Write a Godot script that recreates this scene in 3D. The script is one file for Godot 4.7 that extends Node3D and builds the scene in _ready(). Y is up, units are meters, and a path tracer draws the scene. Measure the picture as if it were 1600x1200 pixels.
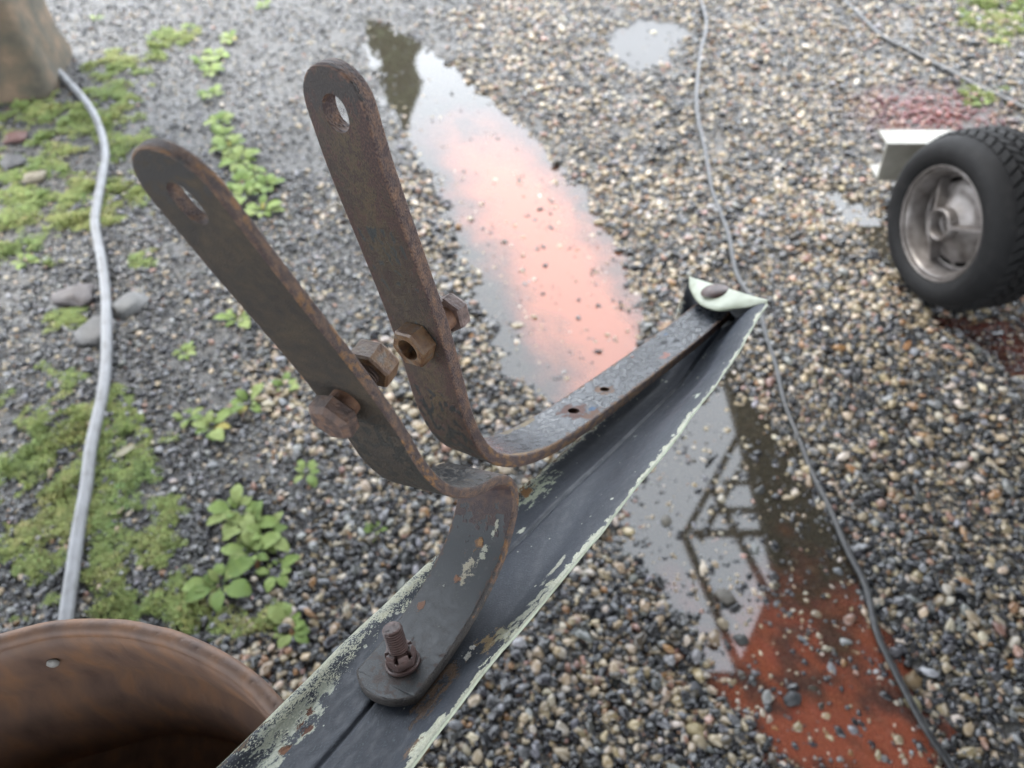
extends Node3D
# A rusty car bumper with two bolted iron brackets, propped on an open steel drum in a wet gravel yard.

var rng := RandomNumberGenerator.new()
var taken := {}
var M := {}

# ---------------------------------------------------------------- helpers
func numbered(called: String) -> String:
	var n: int = taken.get(called, -1) + 1
	taken[called] = n
	return called if n == 0 else "%s_%03d" % [called, n]

func thing(called: String, label: String, category: String, at := Vector3.ZERO, group := "") -> Node3D:
	var o := Node3D.new()
	o.name = numbered(called)
	add_child(o)
	o.position = at
	o.set_meta("label", label)
	o.set_meta("category", category)
	if group != "":
		o.set_meta("group", group)
	return o

func part(called: String, mesh: Mesh, mat: Material, parent: Node3D, xf := Transform3D.IDENTITY) -> MeshInstance3D:
	var o := MeshInstance3D.new()
	o.name = called
	o.mesh = mesh
	o.material_override = mat
	o.transform = xf
	parent.add_child(o, true)
	return o

func setting(called: String, mesh: Mesh, mat: Material) -> MeshInstance3D:
	var o := part(called, mesh, mat, self)
	o.set_meta("kind", "structure")
	return o

func begin() -> SurfaceTool:
	var st := SurfaceTool.new()
	st.begin(Mesh.PRIMITIVE_TRIANGLES)
	return st

func done(st: SurfaceTool) -> ArrayMesh:
	st.generate_normals()
	return st.commit()

func vert(st: SurfaceTool, p: Vector3, uv: Vector2) -> void:
	st.set_uv(uv)
	st.add_vertex(p)

func quad(st: SurfaceTool, a: Vector3, b: Vector3, c: Vector3, d: Vector3, ua := Vector2.ZERO, ub := Vector2.RIGHT, uc := Vector2.ONE, ud := Vector2.DOWN) -> void:
	vert(st, a, ua); vert(st, b, ub); vert(st, c, uc)
	vert(st, a, ua); vert(st, c, uc); vert(st, d, ud)

# closed rings of points -> skin between them
func skin(st: SurfaceTool, rings: Array, closed := true) -> void:
	for i in rings.size() - 1:
		var a: PackedVector3Array = rings[i]
		var b: PackedVector3Array = rings[i + 1]
		var n := a.size()
		for j in (n if closed else n - 1):
			var k := (j + 1) % n
			var u0 := float(i) / (rings.size() - 1)
			var u1 := float(i + 1) / (rings.size() - 1)
			quad(st, a[j], a[k], b[k], b[j], Vector2(u0, float(j) / n), Vector2(u0, float(j + 1) / n), Vector2(u1, float(j + 1) / n), Vector2(u1, float(j) / n))

func fan(st: SurfaceTool, ring: PackedVector3Array) -> void:
	var c := Vector3.ZERO
	for p in ring:
		c += p
	c /= ring.size()
	for j in ring.size():
		vert(st, c, Vector2(.5, .5)); vert(st, ring[j], Vector2.ZERO); vert(st, ring[(j + 1) % ring.size()], Vector2.ONE)

# ring of n points of radius r round the y axis at height y
func ring(r: float, y: float, n: int, turn := 0.0) -> PackedVector3Array:
	var out := PackedVector3Array()
	for k in n:
		var a := TAU * k / n + turn
		out.append(Vector3(cos(a) * r, y, sin(a) * r))
	return out

# profile of (radius, height) turned round the y axis
func lathe(st: SurfaceTool, profile: Array, n: int) -> void:
	var rings := []
	for p in profile:
		rings.append(ring(p[0], p[1], n))
	skin(st, rings)

func tube(st: SurfaceTool, pts: PackedVector3Array, r: float, sides: int) -> void:
	var rings := []
	var side := Vector3.UP
	for i in pts.size():
		var d := (pts[mini(i + 1, pts.size() - 1)] - pts[maxi(i - 1, 0)]).normalized()
		if i == 0:
			side = d.cross(Vector3.UP if absf(d.y) < .9 else Vector3.RIGHT).normalized()
		side = (side - d * side.dot(d)).normalized()
		var other := d.cross(side)
		var rg := PackedVector3Array()
		for k in sides:
			var a := TAU * k / sides
			rg.append(pts[i] + (side * cos(a) + other * sin(a)) * r)
		rings.append(rg)
	skin(st, rings)
	fan(st, rings[0])
	fan(st, rings[-1])

func box(st: SurfaceTool, lo: Vector3, hi: Vector3, xf := Transform3D.IDENTITY) -> void:
	var c := []
	for k in 8:
		c.append(xf * Vector3(hi.x if k & 1 else lo.x, hi.y if k & 2 else lo.y, hi.z if k & 4 else lo.z))
	st.set_smooth_group(-1)
	for f in [[0, 1, 3, 2], [5, 4, 6, 7], [4, 0, 2, 6], [1, 5, 7, 3], [2, 3, 7, 6], [4, 5, 1, 0]]:
		quad(st, c[f[0]], c[f[1]], c[f[2]], c[f[3]])

# box with chamfered edges
func bevel_box(st: SurfaceTool, lo: Vector3, hi: Vector3, b: float, xf := Transform3D.IDENTITY) -> void:
	st.set_smooth_group(-1)
	var loops := []
	for e in [[lo.y, b], [lo.y + b, 0.0], [hi.y - b, 0.0], [hi.y, b]]:
		var i: float = e[1]
		var rg := PackedVector3Array()
		for q in [[lo.x + i, lo.z + i + b], [lo.x + i + b, lo.z + i], [hi.x - i - b, lo.z + i], [hi.x - i, lo.z + i + b], [hi.x - i, hi.z - i - b], [hi.x - i - b, hi.z - i], [lo.x + i + b, hi.z - i], [lo.x + i, hi.z - i - b]]:
			rg.append(xf * Vector3(q[0], e[0], q[1]))
		loops.append(rg)
	skin(st, loops)
	fan(st, loops[0])
	fan(st, loops[-1])

func spline(ctrl: Array, step: float) -> PackedVector3Array:
	var out := PackedVector3Array()
	var n := ctrl.size()
	for i in n - 1:
		var p0: Vector3 = ctrl[maxi(i - 1, 0)]
		var p1: Vector3 = ctrl[i]
		var p2: Vector3 = ctrl[i + 1]
		var p3: Vector3 = ctrl[mini(i + 2, n - 1)]
		var k := maxi(1, int(p1.distance_to(p2) / step))
		for j in k:
			out.append(p1.cubic_interpolate(p2, p0, p3, float(j) / k))
	out.append(ctrl[-1])
	return out

func srgb(r: float, g: float, b: float) -> Color:
	return Color(r / 255.0, g / 255.0, b / 255.0)

func mat(c: Color, rough := .8, metal := 0.0, spec := .5) -> StandardMaterial3D:
	var m := StandardMaterial3D.new()
	m.albedo_color = c
	m.roughness = rough
	m.metallic = metal
	m.metallic_specular = spec
	return m

func noise(freq: float, octaves := 4, seed_ := 1, kind := FastNoiseLite.TYPE_SIMPLEX_SMOOTH) -> FastNoiseLite:
	var n := FastNoiseLite.new()
	n.noise_type = kind
	n.seed = seed_
	n.frequency = freq
	n.fractal_octaves = octaves
	return n

# noise as bytes, spread over 0..255
func grain(w: int, h: int, freq: float, octaves: int, seed_: int, kind := FastNoiseLite.TYPE_SIMPLEX_SMOOTH) -> PackedByteArray:
	var im := noise(freq, octaves, seed_, kind).get_image(w, h, false, false, true)
	im.convert(Image.FORMAT_L8)
	return im.get_data()

func tiling(freq: float, octaves: int, seed_: int, stops: Array, size := 512, kind := FastNoiseLite.TYPE_SIMPLEX_SMOOTH) -> ImageTexture:
	var im := noise(freq, octaves, seed_, kind).get_seamless_image(size, size, false, false, .1, true)
	im.convert(Image.FORMAT_L8)
	var d := im.get_data()
	var ramp := Gradient.new()
	ramp.offsets = PackedFloat32Array(stops.map(func(s): return s[0]))
	ramp.colors = PackedColorArray(stops.map(func(s): return s[1]))
	var table := PackedByteArray()
	for k in 256:
		var c := ramp.sample(k / 255.0)
		table.append(int(c.r * 255)); table.append(int(c.g * 255)); table.append(int(c.b * 255))
	var out := PackedByteArray()
	out.resize(d.size() * 3)
	for k in d.size():
		var t := d[k] * 3
		out[k * 3] = table[t]; out[k * 3 + 1] = table[t + 1]; out[k * 3 + 2] = table[t + 2]
	return ImageTexture.create_from_image(Image.create_from_data(size, size, false, Image.FORMAT_RGB8, out))

func triplanar(m: StandardMaterial3D, tex: Texture2D, scale: float, world := true, bump: Texture2D = null, relief := 0.0) -> StandardMaterial3D:
	m.albedo_texture = tex
	m.uv1_triplanar = true
	m.uv1_world_triplanar = world
	m.uv1_scale = Vector3.ONE * scale
	if bump:
		m.heightmap_enabled = true
		m.heightmap_texture = bump
		m.heightmap_scale = relief
	return m

# ---------------------------------------------------------------- painted metal: a sheet of texture made pixel by pixel
class Sheet:
	var w: int
	var h: int
	var rgb := PackedByteArray()
	var rough := PackedByteArray()
	var high := PackedByteArray()
	var a: PackedByteArray   # fine noise
	var b: PackedByteArray   # middle noise
	var c: PackedByteArray   # coarse noise
	func put(i: int, r: float, g: float, bl: float, ro: float, hi: float) -> void:
		rgb[i * 3] = clampi(int(r), 0, 255)
		rgb[i * 3 + 1] = clampi(int(g), 0, 255)
		rgb[i * 3 + 2] = clampi(int(bl), 0, 255)
		rough[i] = clampi(int(ro), 0, 255)
		high[i] = clampi(int(hi), 0, 255)
	# a ragged patch: centre and half size in pixels, colour, roughness, height step
	func splat(x: float, y: float, rx: float, ry: float, col: Array, ro: float, step: float, ragged := 1.0, speckle := 30.0) -> void:
		for j in range(maxi(0, int(y - ry * 1.6)), mini(h, int(y + ry * 1.6) + 1)):
			for i in range(maxi(0, int(x - rx * 1.6)), mini(w, int(x + rx * 1.6) + 1)):
				var dx := (i - x) / rx
				var dy := (j - y) / ry
				var k := j * w + i
				var q := dx * dx + dy * dy + ((b[k] - 128) * .010 + (a[k] - 128) * .005) * ragged
				if q < 1.0:
					var s := (a[k] - 128) * speckle / 128.0
					put(k, col[0] + s, col[1] + s * .9, col[2] + s * .8, ro, high[k] + step)
	func material(tone := 1.0) -> StandardMaterial3D:
		var m := StandardMaterial3D.new()
		m.albedo_color = Color(tone, tone, tone)
		m.albedo_texture = ImageTexture.create_from_image(Image.create_from_data(w, h, false, Image.FORMAT_RGB8, rgb))
		m.roughness = 1.0
		m.roughness_texture = ImageTexture.create_from_image(Image.create_from_data(w, h, false, Image.FORMAT_L8, rough))
		m.heightmap_enabled = true
		m.heightmap_texture = ImageTexture.create_from_image(Image.create_from_data(w, h, false, Image.FORMAT_L8, high))
		m.heightmap_scale = .14
		m.metallic_specular = .5
		return m

func sheet(w: int, h: int, seed_: int) -> Sheet:
	var s := Sheet.new()
	s.w = w
	s.h = h
	s.rgb.resize(w * h * 3)
	s.rough.resize(w * h)
	s.high.resize(w * h)
	s.a = grain(w, h, .2, 3, seed_)
	s.b = grain(w, h, .03, 5, seed_ + 1)
	s.c = grain(w, h, .005, 4, seed_ + 2)
	return s

# ---------------------------------------------------------------- a bent flat bar with rounded edges, slots and holes
# profile: outer surface in the plane (x, y); the bar is w wide along z and t thick towards the left of the profile
class Bar:
	var curve: PackedVector3Array
	var cum := PackedFloat32Array()
	var length := 0.0
	var w := .05
	var t := .008
	var z0 := 0.0
	func setup(points: PackedVector3Array) -> void:
		curve = points
		cum.append(0.0)
		for i in range(1, curve.size()):
			length += curve[i].distance_to(curve[i - 1])
			cum.append(length)
	func at(s: float, u: float, v: float) -> Vector3:
		var i := clampi(cum.bsearch(s) - 1, 0, curve.size() - 2)
		var f := (s - cum[i]) / maxf(1e-6, cum[i + 1] - cum[i])
		var p := curve[i].lerp(curve[i + 1], f)
		var d0 := (curve[i + 1] - curve[maxi(i - 1, 0)]).normalized()
		var d1 := (curve[mini(i + 2, curve.size() - 1)] - curve[i]).normalized()
		var d := d0.lerp(d1, clampf(f, 0, 1)).normalized()
		return p + Vector3(-d.y, d.x, 0) * v + Vector3(0, 0, z0 + u)

# the far end of a bar: rounded corners, or one wide arc when end_r is larger than half the width
func end_of(L: float, w: float, end_r: float) -> Array:
	var out := []
	if end_r > w / 2:
		var most := asin(w / 2 / end_r)
		for k in 17:
			var a := -most + 2 * most * k / 16.0
			out.append([L - end_r, w / 2, cos(a), sin(a), end_r])
		return out
	for k in 9:
		var a := -PI / 2 + PI / 2 * k / 8
		out.append([L - end_r, end_r, cos(a), sin(a), end_r])
	for k in range(1, 9):
		var a := PI / 2 * k / 8
		out.append([L - end_r, w - end_r, cos(a), sin(a), end_r])
	return out

func bar_mesh(b: Bar, stations: PackedFloat32Array, holes: Array, end_r: float) -> ArrayMesh:
	# holes: [s, half length, radius]; the one with s < .06 sits in the rounded top end
	var st := begin()
	var w := b.w
	var L := b.length
	var bev := .0016
	# perimeter: [centre s, centre u, ds, du, distance]
	var per := []
	var R := w / 2
	var ahead := end_of(L, w, end_r)
	var stop: float = ahead[0][0] + ahead[0][2] * ahead[0][4]
	for s in stations:
		if s > R + .0005 and s < stop - .0005:
			per.append([s, R, 0.0, -1.0, R])
	# far end: corners rounded with radius end_r
	per.append_array(ahead)
	for i in range(stations.size() - 1, -1, -1):
		var s := stations[i]
		if s > R + .0005 and s < stop - .0005:
			per.append([s, R, 0.0, 1.0, R])
	for k in 25:
		var a := PI / 2 + PI * k / 24
		per.append([R, R, cos(a), sin(a), R])
	var loops := []
	for k in 5:
		var th := PI / 2 * k / 4
		loops.append([bev * (1 - sin(th)), bev * (1 - cos(th))])
	for k in 5:
		var th := PI / 2 * (1 - k / 4.0)
		loops.append([bev * (1 - sin(th)), b.t - bev * (1 - cos(th))])
	st.set_smooth_group(2)
	var n := per.size()
	for k in loops.size() - 1:
		for j in n:
			var e: Array = per[j]
			var f: Array = per[(j + 1) % n]
			var q := []
			for c in [[e, k], [f, k], [f, k + 1], [e, k + 1]]:
				var g: Array = c[0]
				var inset: float = loops[c[1]][0]
				var s: float = g[0] + g[2] * (g[4] - inset)
				var u: float = g[1] + g[3] * (g[4] - inset)
				q.append([b.at(s, u, loops[c[1]][1]), Vector2(s / L, .37 + .1 * loops[c[1]][1] / b.t)])
			quad(st, q[0][0], q[1][0], q[2][0], q[3][0], q[0][1], q[1][1], q[2][1], q[3][1])
	# faces
	for side in 2:
		var v := b.t if side == 1 else 0.0
		var v0 := .48 if side == 1 else 0.0
		st.set_smooth_group(1 if side == 0 else 3)
		var edge := w - bev
		# patches round the holes
		var spans := []
		for hole in holes:
			var hs: float = hole[0]
			var lo := 0.0 if hs < .06 else hs - .02
			var hi := hs + .02 + (hole[1] as float)
			spans.append([lo, hi])
			var outer := PackedVector2Array()
			if lo == 0.0:
				for k in 25:
					var a := PI / 2 + PI * k / 24
					outer.append(Vector2(R + cos(a) * (R - bev), R + sin(a) * (R - bev)))
			else:
				for k in 9:
					outer.append(Vector2(lo, edge + (bev - edge) * k / 8.0))
			for k in range(1, 9):
				outer.append(Vector2((R if lo == 0.0 else lo) + (hi - (R if lo == 0.0 else lo)) * k / 8.0, bev))
			for k in range(1, 9):
				outer.append(Vector2(hi, bev + (edge - bev) * k / 8.0))
			for k in range(1, 8):
				outer.append(Vector2(hi + ((R if lo == 0.0 else lo) - hi) * k / 8.0, edge))
			var inner := PackedVector2Array()
			var hl: float = hole[1]
			var hr: float = hole[2]
			for p in outer:
				var d := (p - Vector2(hs, R)).normalized()
				# where the ray leaves a stadium of half length hl and radius hr
				var k := hr / maxf(absf(d.y), 1e-4)
				if absf(d.x * k) > hl:
					var cx := hl * signf(d.x)
					var bq := d.x * cx
					k = bq + sqrt(maxf(0.0, bq * bq - cx * cx + hr * hr))
				inner.append(Vector2(hs, R) + d * k)
			for j in outer.size():
				var k := (j + 1) % outer.size()
				# two rings so the rim of the hole can be slightly broken
				var pts := [outer[j], outer[k], inner[k], inner[j]]
				var P := []
				for p in pts:
					P.append([b.at(p.x, p.y, v), Vector2(p.x / L, v0 + .36 * p.y / w)])
				quad(st, P[0][0], P[1][0], P[2][0], P[3][0], P[0][1], P[1][1], P[2][1], P[3][1])
			if side == 0:
				st.set_smooth_group(4)
				for j in inner.size():
					var k := (j + 1) % inner.size()
					quad(st, b.at(inner[j].x, inner[j].y, 0), b.at(inner[k].x, inner[k].y, 0), b.at(inner[k].x, inner[k].y, b.t), b.at(inner[j].x, inner[j].y, b.t), Vector2(inner[j].x / L, .88), Vector2(inner[k].x / L, .88), Vector2(inner[k].x / L, .94), Vector2(inner[j].x / L, .94))
				st.set_smooth_group(1)
		# the plain strip between
		var cuts := [0.0]
		for s in stations:
			cuts.append(s)
		for sp in spans:
			cuts.append(sp[0]); cuts.append(sp[1])
		cuts.append(stop)
		cuts.sort()
		for i in cuts.size() - 1:
			var s0: float = cuts[i]
			var s1: float = cuts[i + 1]
			if s1 - s0 < 1e-5 or s1 > stop + 1e-6:
				continue
			var skip := false
			for sp in spans:
				if s0 >= sp[0] - 1e-6 and s1 <= sp[1] + 1e-6:
					skip = true
			if skip:
				continue
			for k in 6:
				var u0 := bev + (edge - bev) * k / 6.0
				var u1 := bev + (edge - bev) * (k + 1) / 6.0
				quad(st, b.at(s0, u0, v), b.at(s1, u0, v), b.at(s1, u1, v), b.at(s0, u1, v), Vector2(s0 / L, v0 + .36 * u0 / w), Vector2(s1 / L, v0 + .36 * u0 / w), Vector2(s1 / L, v0 + .36 * u1 / w), Vector2(s0 / L, v0 + .36 * u1 / w))
		# rounded far end
		var cap := PackedVector2Array([Vector2(stop, bev)])
		for e in ahead:
			cap.append(Vector2(e[0] + e[2] * (e[4] - bev), clampf(e[1] + e[3] * (e[4] - bev), bev, edge)))
		cap.append(Vector2(stop, edge))
		var mid := Vector2(stop, R)
		for j in cap.size() - 1:
			for p in [mid, cap[j], cap[j + 1]]:
				vert(st, b.at(p.x, p.y, v), Vector2(p.x / L, v0 + .36 * p.y / w))
	return done(st)

func stations_of(b: Bar, step: float) -> PackedFloat32Array:
	var out := PackedFloat32Array()
	var n := int(b.length / step)
	for k in range(0, n + 1):
		out.append(b.length * k / n)
	return out

# hexagon: nut or bolt head along +y from 0 to h; hole > 0 leaves it open
func hexagon(r: float, h: float, hole: float) -> ArrayMesh:
	var st := begin()
	st.set_smooth_group(-1)
	var c := r * .09
	var worn := .8 if hole <= 0 else .9
	var loops := []
	for e in [[r * .9, 0.0], [r, c], [r, h - c * (2.4 if hole <= 0 else 1.0)], [r * worn, h]]:
		loops.append(ring(e[0], e[1], 6))
	skin(st, loops)
	if hole > 0:
		for y in [0.0, h]:
			var o := PackedVector3Array()
			var hex := ring(r * .9, y, 6)
			for k in 24:
				o.append(hex[k / 4].lerp(hex[(k / 4 + 1) % 6], (k % 4) / 4.0))
			skin(st, [o, ring(hole, y, 24)])
		st.set_smooth_group(1)
		var prof := []
		for k in 11:
			prof.append([hole * (1.0 if k % 2 == 0 else .93), h * k / 10.0])
		lathe(st, prof, 24)
	else:
		fan(st, loops[0])
		st.set_smooth_group(5)
		skin(st, [ring(r * .8, h, 6), ring(r * .55, h + r * .04, 6)])
		fan(st, ring(r * .55, h + r * .04, 6))
	return done(st)

func thread(r: float, h: float, pitch: float, dome := true) -> ArrayMesh:
	var st := begin()
	st.set_smooth_group(-1)
	var prof := []
	var n := int(h / pitch)
	for k in n:
		prof.append([r, pitch * (k + .15)])
		prof.append([r, pitch * (k + .4)])
		prof.append([r * .80, pitch * (k + .65)])
		prof.append([r * .80, pitch * (k + .85)])
	prof.append([r * .9, pitch * n])
	if dome:
		prof.append([r * .8, pitch * n + r * .12])
	lathe(st, prof, 28)
	fan(st, ring(prof[-1][0], prof[-1][1], 28))
	return done(st)

func plain_rod(r: float, h: float) -> ArrayMesh:
	var st := begin()
	st.set_smooth_group(1)
	lathe(st, [[r, 0], [r, h * .5], [r, h]], 28)
	st.set_smooth_group(2)
	fan(st, ring(r, 0, 28))
	fan(st, ring(r, h, 28))
	return done(st)

func along(from: Vector3, towards: Vector3, turn := 0.0) -> Transform3D:
	var y := towards.normalized()
	var x := y.cross(Vector3(.3, .2, 1)).normalized()
	var bs := Basis(x, y, x.cross(y))
	return Transform3D(bs * Basis(Vector3.UP, turn), from)

# ---------------------------------------------------------------- the yard as maps over x -3.2..3.2, z -4.8...4
const GX0 := -3.2
const GZ0 := -4.8
const GW := 640
const GD := 520
const CELL := .01
const WATER := -.005
var deep := PackedFloat32Array()     # 0 on dry ground, to 1 in the middle of a puddle
var puddles := [
	[Vector2(.60, -1.42), Vector2(.66, -1.24), Vector2(.71, -1.13), Vector2(.75, -.95), Vector2(.78, -.64), Vector2(.84, -.36), Vector2(.86, -.1), Vector2(.62, -.1), Vector2(.57, -.36), Vector2(.47, -.45), Vector2(.41, -.55), Vector2(.38, -.68), Vector2(.30, -.79), Vector2(.23, -.87), Vector2(.26, -1.02), Vector2(.42, -1.2)],
	[Vector2(-.70, -3.74), Vector2(-.48, -3.52), Vector2(-.28, -3.26), Vector2(-.04, -2.86), Vector2(.24, -2.36), Vector2(.38, -1.86), Vector2(.40, -1.6), Vector2(.33, -1.36), Vector2(.14, -1.24), Vector2(-.02, -1.42), Vector2(-.10, -1.68), Vector2(-.26, -2.26), Vector2(-.42, -2.7), Vector2(-.62, -3.25)],
	[Vector2(.44, -3.58), Vector2(.62, -3.74), Vector2(.80, -3.69), Vector2(.87, -3.55), Vector2(.74, -3.45), Vector2(.69, -3.26), Vector2(.53, -3.2), Vector2(.45, -3.35)],
	[Vector2(1.06, -2.3), Vector2(1.2, -2.26), Vector2(1.28, -2.06), Vector2(1.3, -1.8), Vector2(1.22, -1.78), Vector2(1.14, -2.02)],
	[Vector2(1.24, -1.62), Vector2(1.6, -1.62), Vector2(1.75, -1.3), Vector2(1.5, -1.2), Vector2(1.36, -1.4)],
]

func ground_dip(x: float, z: float) -> float:
	var i := int((x - GX0) / CELL)
	var j := int((z - GZ0) / CELL)
	if i < 0 or j < 0 or i >= GW or j >= GD:
		return 0.0
	return deep[j * GW + i]

func edge_distance(p: Vector2, poly: Array) -> float:
	var best := 1e9
	for k in poly.size():
		var a: Vector2 = poly[k]
		var b: Vector2 = poly[(k + 1) % poly.size()]
		var q := Geometry2D.get_closest_point_to_segment(p, a, b)
		best = minf(best, q.distance_squared_to(p))
	return sqrt(best)

var rough_noise := noise(1.0, 4, 11)
func ground_height(x: float, z: float) -> float:
	var n := rough_noise.get_noise_2d(x * 3.1, z * 3.1) * .006 + rough_noise.get_noise_2d(x * 14.0 + 40, z * 14.0) * .004
	var d := ground_dip(x, z)
	return n * (1 - d * .5) + .004 - d * .034

func make_maps() -> void:
	deep.resize(GW * GD)
	var wob := noise(1.0, 3, 5)
	for poly in puddles:
		var packed := PackedVector2Array(poly)
		var lo := Vector2(1e9, 1e9)
		var hi := -lo
		for p in poly:
			lo = lo.min(p)
			hi = hi.max(p)
		for j in range(maxi(0, int((lo.y - .12 - GZ0) / CELL)), mini(GD, int((hi.y + .12 - GZ0) / CELL))):
			for i in range(maxi(0, int((lo.x - .12 - GX0) / CELL)), mini(GW, int((hi.x + .12 - GX0) / CELL))):
				var p := Vector2(GX0 + (i + .5) * CELL, GZ0 + (j + .5) * CELL)
				var d := edge_distance(p, poly)
				if not Geometry2D.is_point_in_polygon(p, packed):
					d = -d
				d += wob.get_noise_2d(p.x * 9, p.y * 9) * .045
				var k := smoothstep(-.09, .11, d)
				deep[j * GW + i] = maxf(deep[j * GW + i], k)

func moss_at(x: float, z: float, blobs: Array, n: FastNoiseLite) -> float:
	var best := 0.0
	for b in blobs:
		var r: float = b[2]
		var dx: float = x - b[0]
		var dz: float = z - b[1]
		var q := dx * dx + dz * dz
		if q < r * r * 2.2:
			best = maxf(best, 1.25 - sqrt(q) / r)
	return best + n.get_noise_2d(x * 12, z * 12) * .7 if best > 0 else 0.0

# ---------------------------------------------------------------- stones
func stone_mesh(seed_: int, rings_: int, sides: int, squash: float, angular: float) -> ArrayMesh:
	var n := noise(.9, 2, seed_)
	var st := begin()
	st.set_smooth_group(1 if angular < .5 else -1)
	var loops := []
	for i in range(0, rings_ + 1):
		var a := PI * i / rings_
		var rg := PackedVector3Array()
		for k in sides:
			var t := TAU * k / sides
			var p := Vector3(sin(a) * cos(t), cos(a), sin(a) * sin(t))
			var r := 1.0 + n.get_noise_3dv(p * 1.1) * .55
			p *= r
			rg.append(Vector3(p.x, p.y * squash, p.z * .82))
		loops.append(rg)
	skin(st, loops)
	return done(st)

# ---------------------------------------------------------------- the scene
func _ready() -> void:
	rng.seed = 20240517
	# camera
	var cam := Camera3D.new()
	cam.name = "camera"
	add_child(cam)
	cam.position = Vector3(0, 1.5, 0)
	cam.rotation_degrees = Vector3(-48, 0, 0)
	cam.near = .02
	cam.far = 400.0
	var lens := CameraAttributesPhysical.new()
	lens.frustum_focal_length = 23.28
	lens.exposure_aperture = 6.0
	lens.frustum_focus_distance = .50
	lens.frustum_near = .02
	lens.frustum_far = 400.0
	cam.attributes = lens
	cam.fov = 54.54
	cam.current = true
	# overcast sky
	var sky_mat := ProceduralSkyMaterial.new()
	sky_mat.sky_top_color = srgb(214, 221, 231)
	sky_mat.sky_horizon_color = srgb(226, 231, 237)
	sky_mat.sky_curve = .2
	sky_mat.ground_horizon_color = srgb(120, 120, 115)
	sky_mat.ground_bottom_color = srgb(70, 70, 66)
	sky_mat.sun_angle_max = 1.0
	var sky := Sky.new()
	sky.sky_material = sky_mat
	var env := Environment.new()
	env.background_mode = Environment.BG_SKY
	env.sky = sky
	env.background_energy_multiplier = 1.0
	env.tonemap_mode = Environment.TONE_MAPPER_LINEAR
	env.tonemap_exposure = 9.8
	env.sdfgi_enabled = true
	env.ssao_enabled = true
	env.ssil_enabled = true
	var we := WorldEnvironment.new()
	we.name = "world_environment"
	we.environment = env
	add_child(we)
	var sun := DirectionalLight3D.new()
	sun.name = "sun"
	sun.light_energy = .2
	sun.light_color = Color(1, .985, .96)
	sun.light_angular_distance = 20.0
	sun.shadow_enabled = true
	sun.rotation_degrees = Vector3(-58, -120, 0)
	add_child(sun)

	make_materials()
	make_maps()
	build_ground()
	build_puddles()
	build_shelter()
	build_trees()
	build_pillar()
	build_vehicle()
	build_drum()
	build_bumper()
	build_lines()
	build_gravel()
	build_moss()
	build_weeds()
	build_stones()

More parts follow.
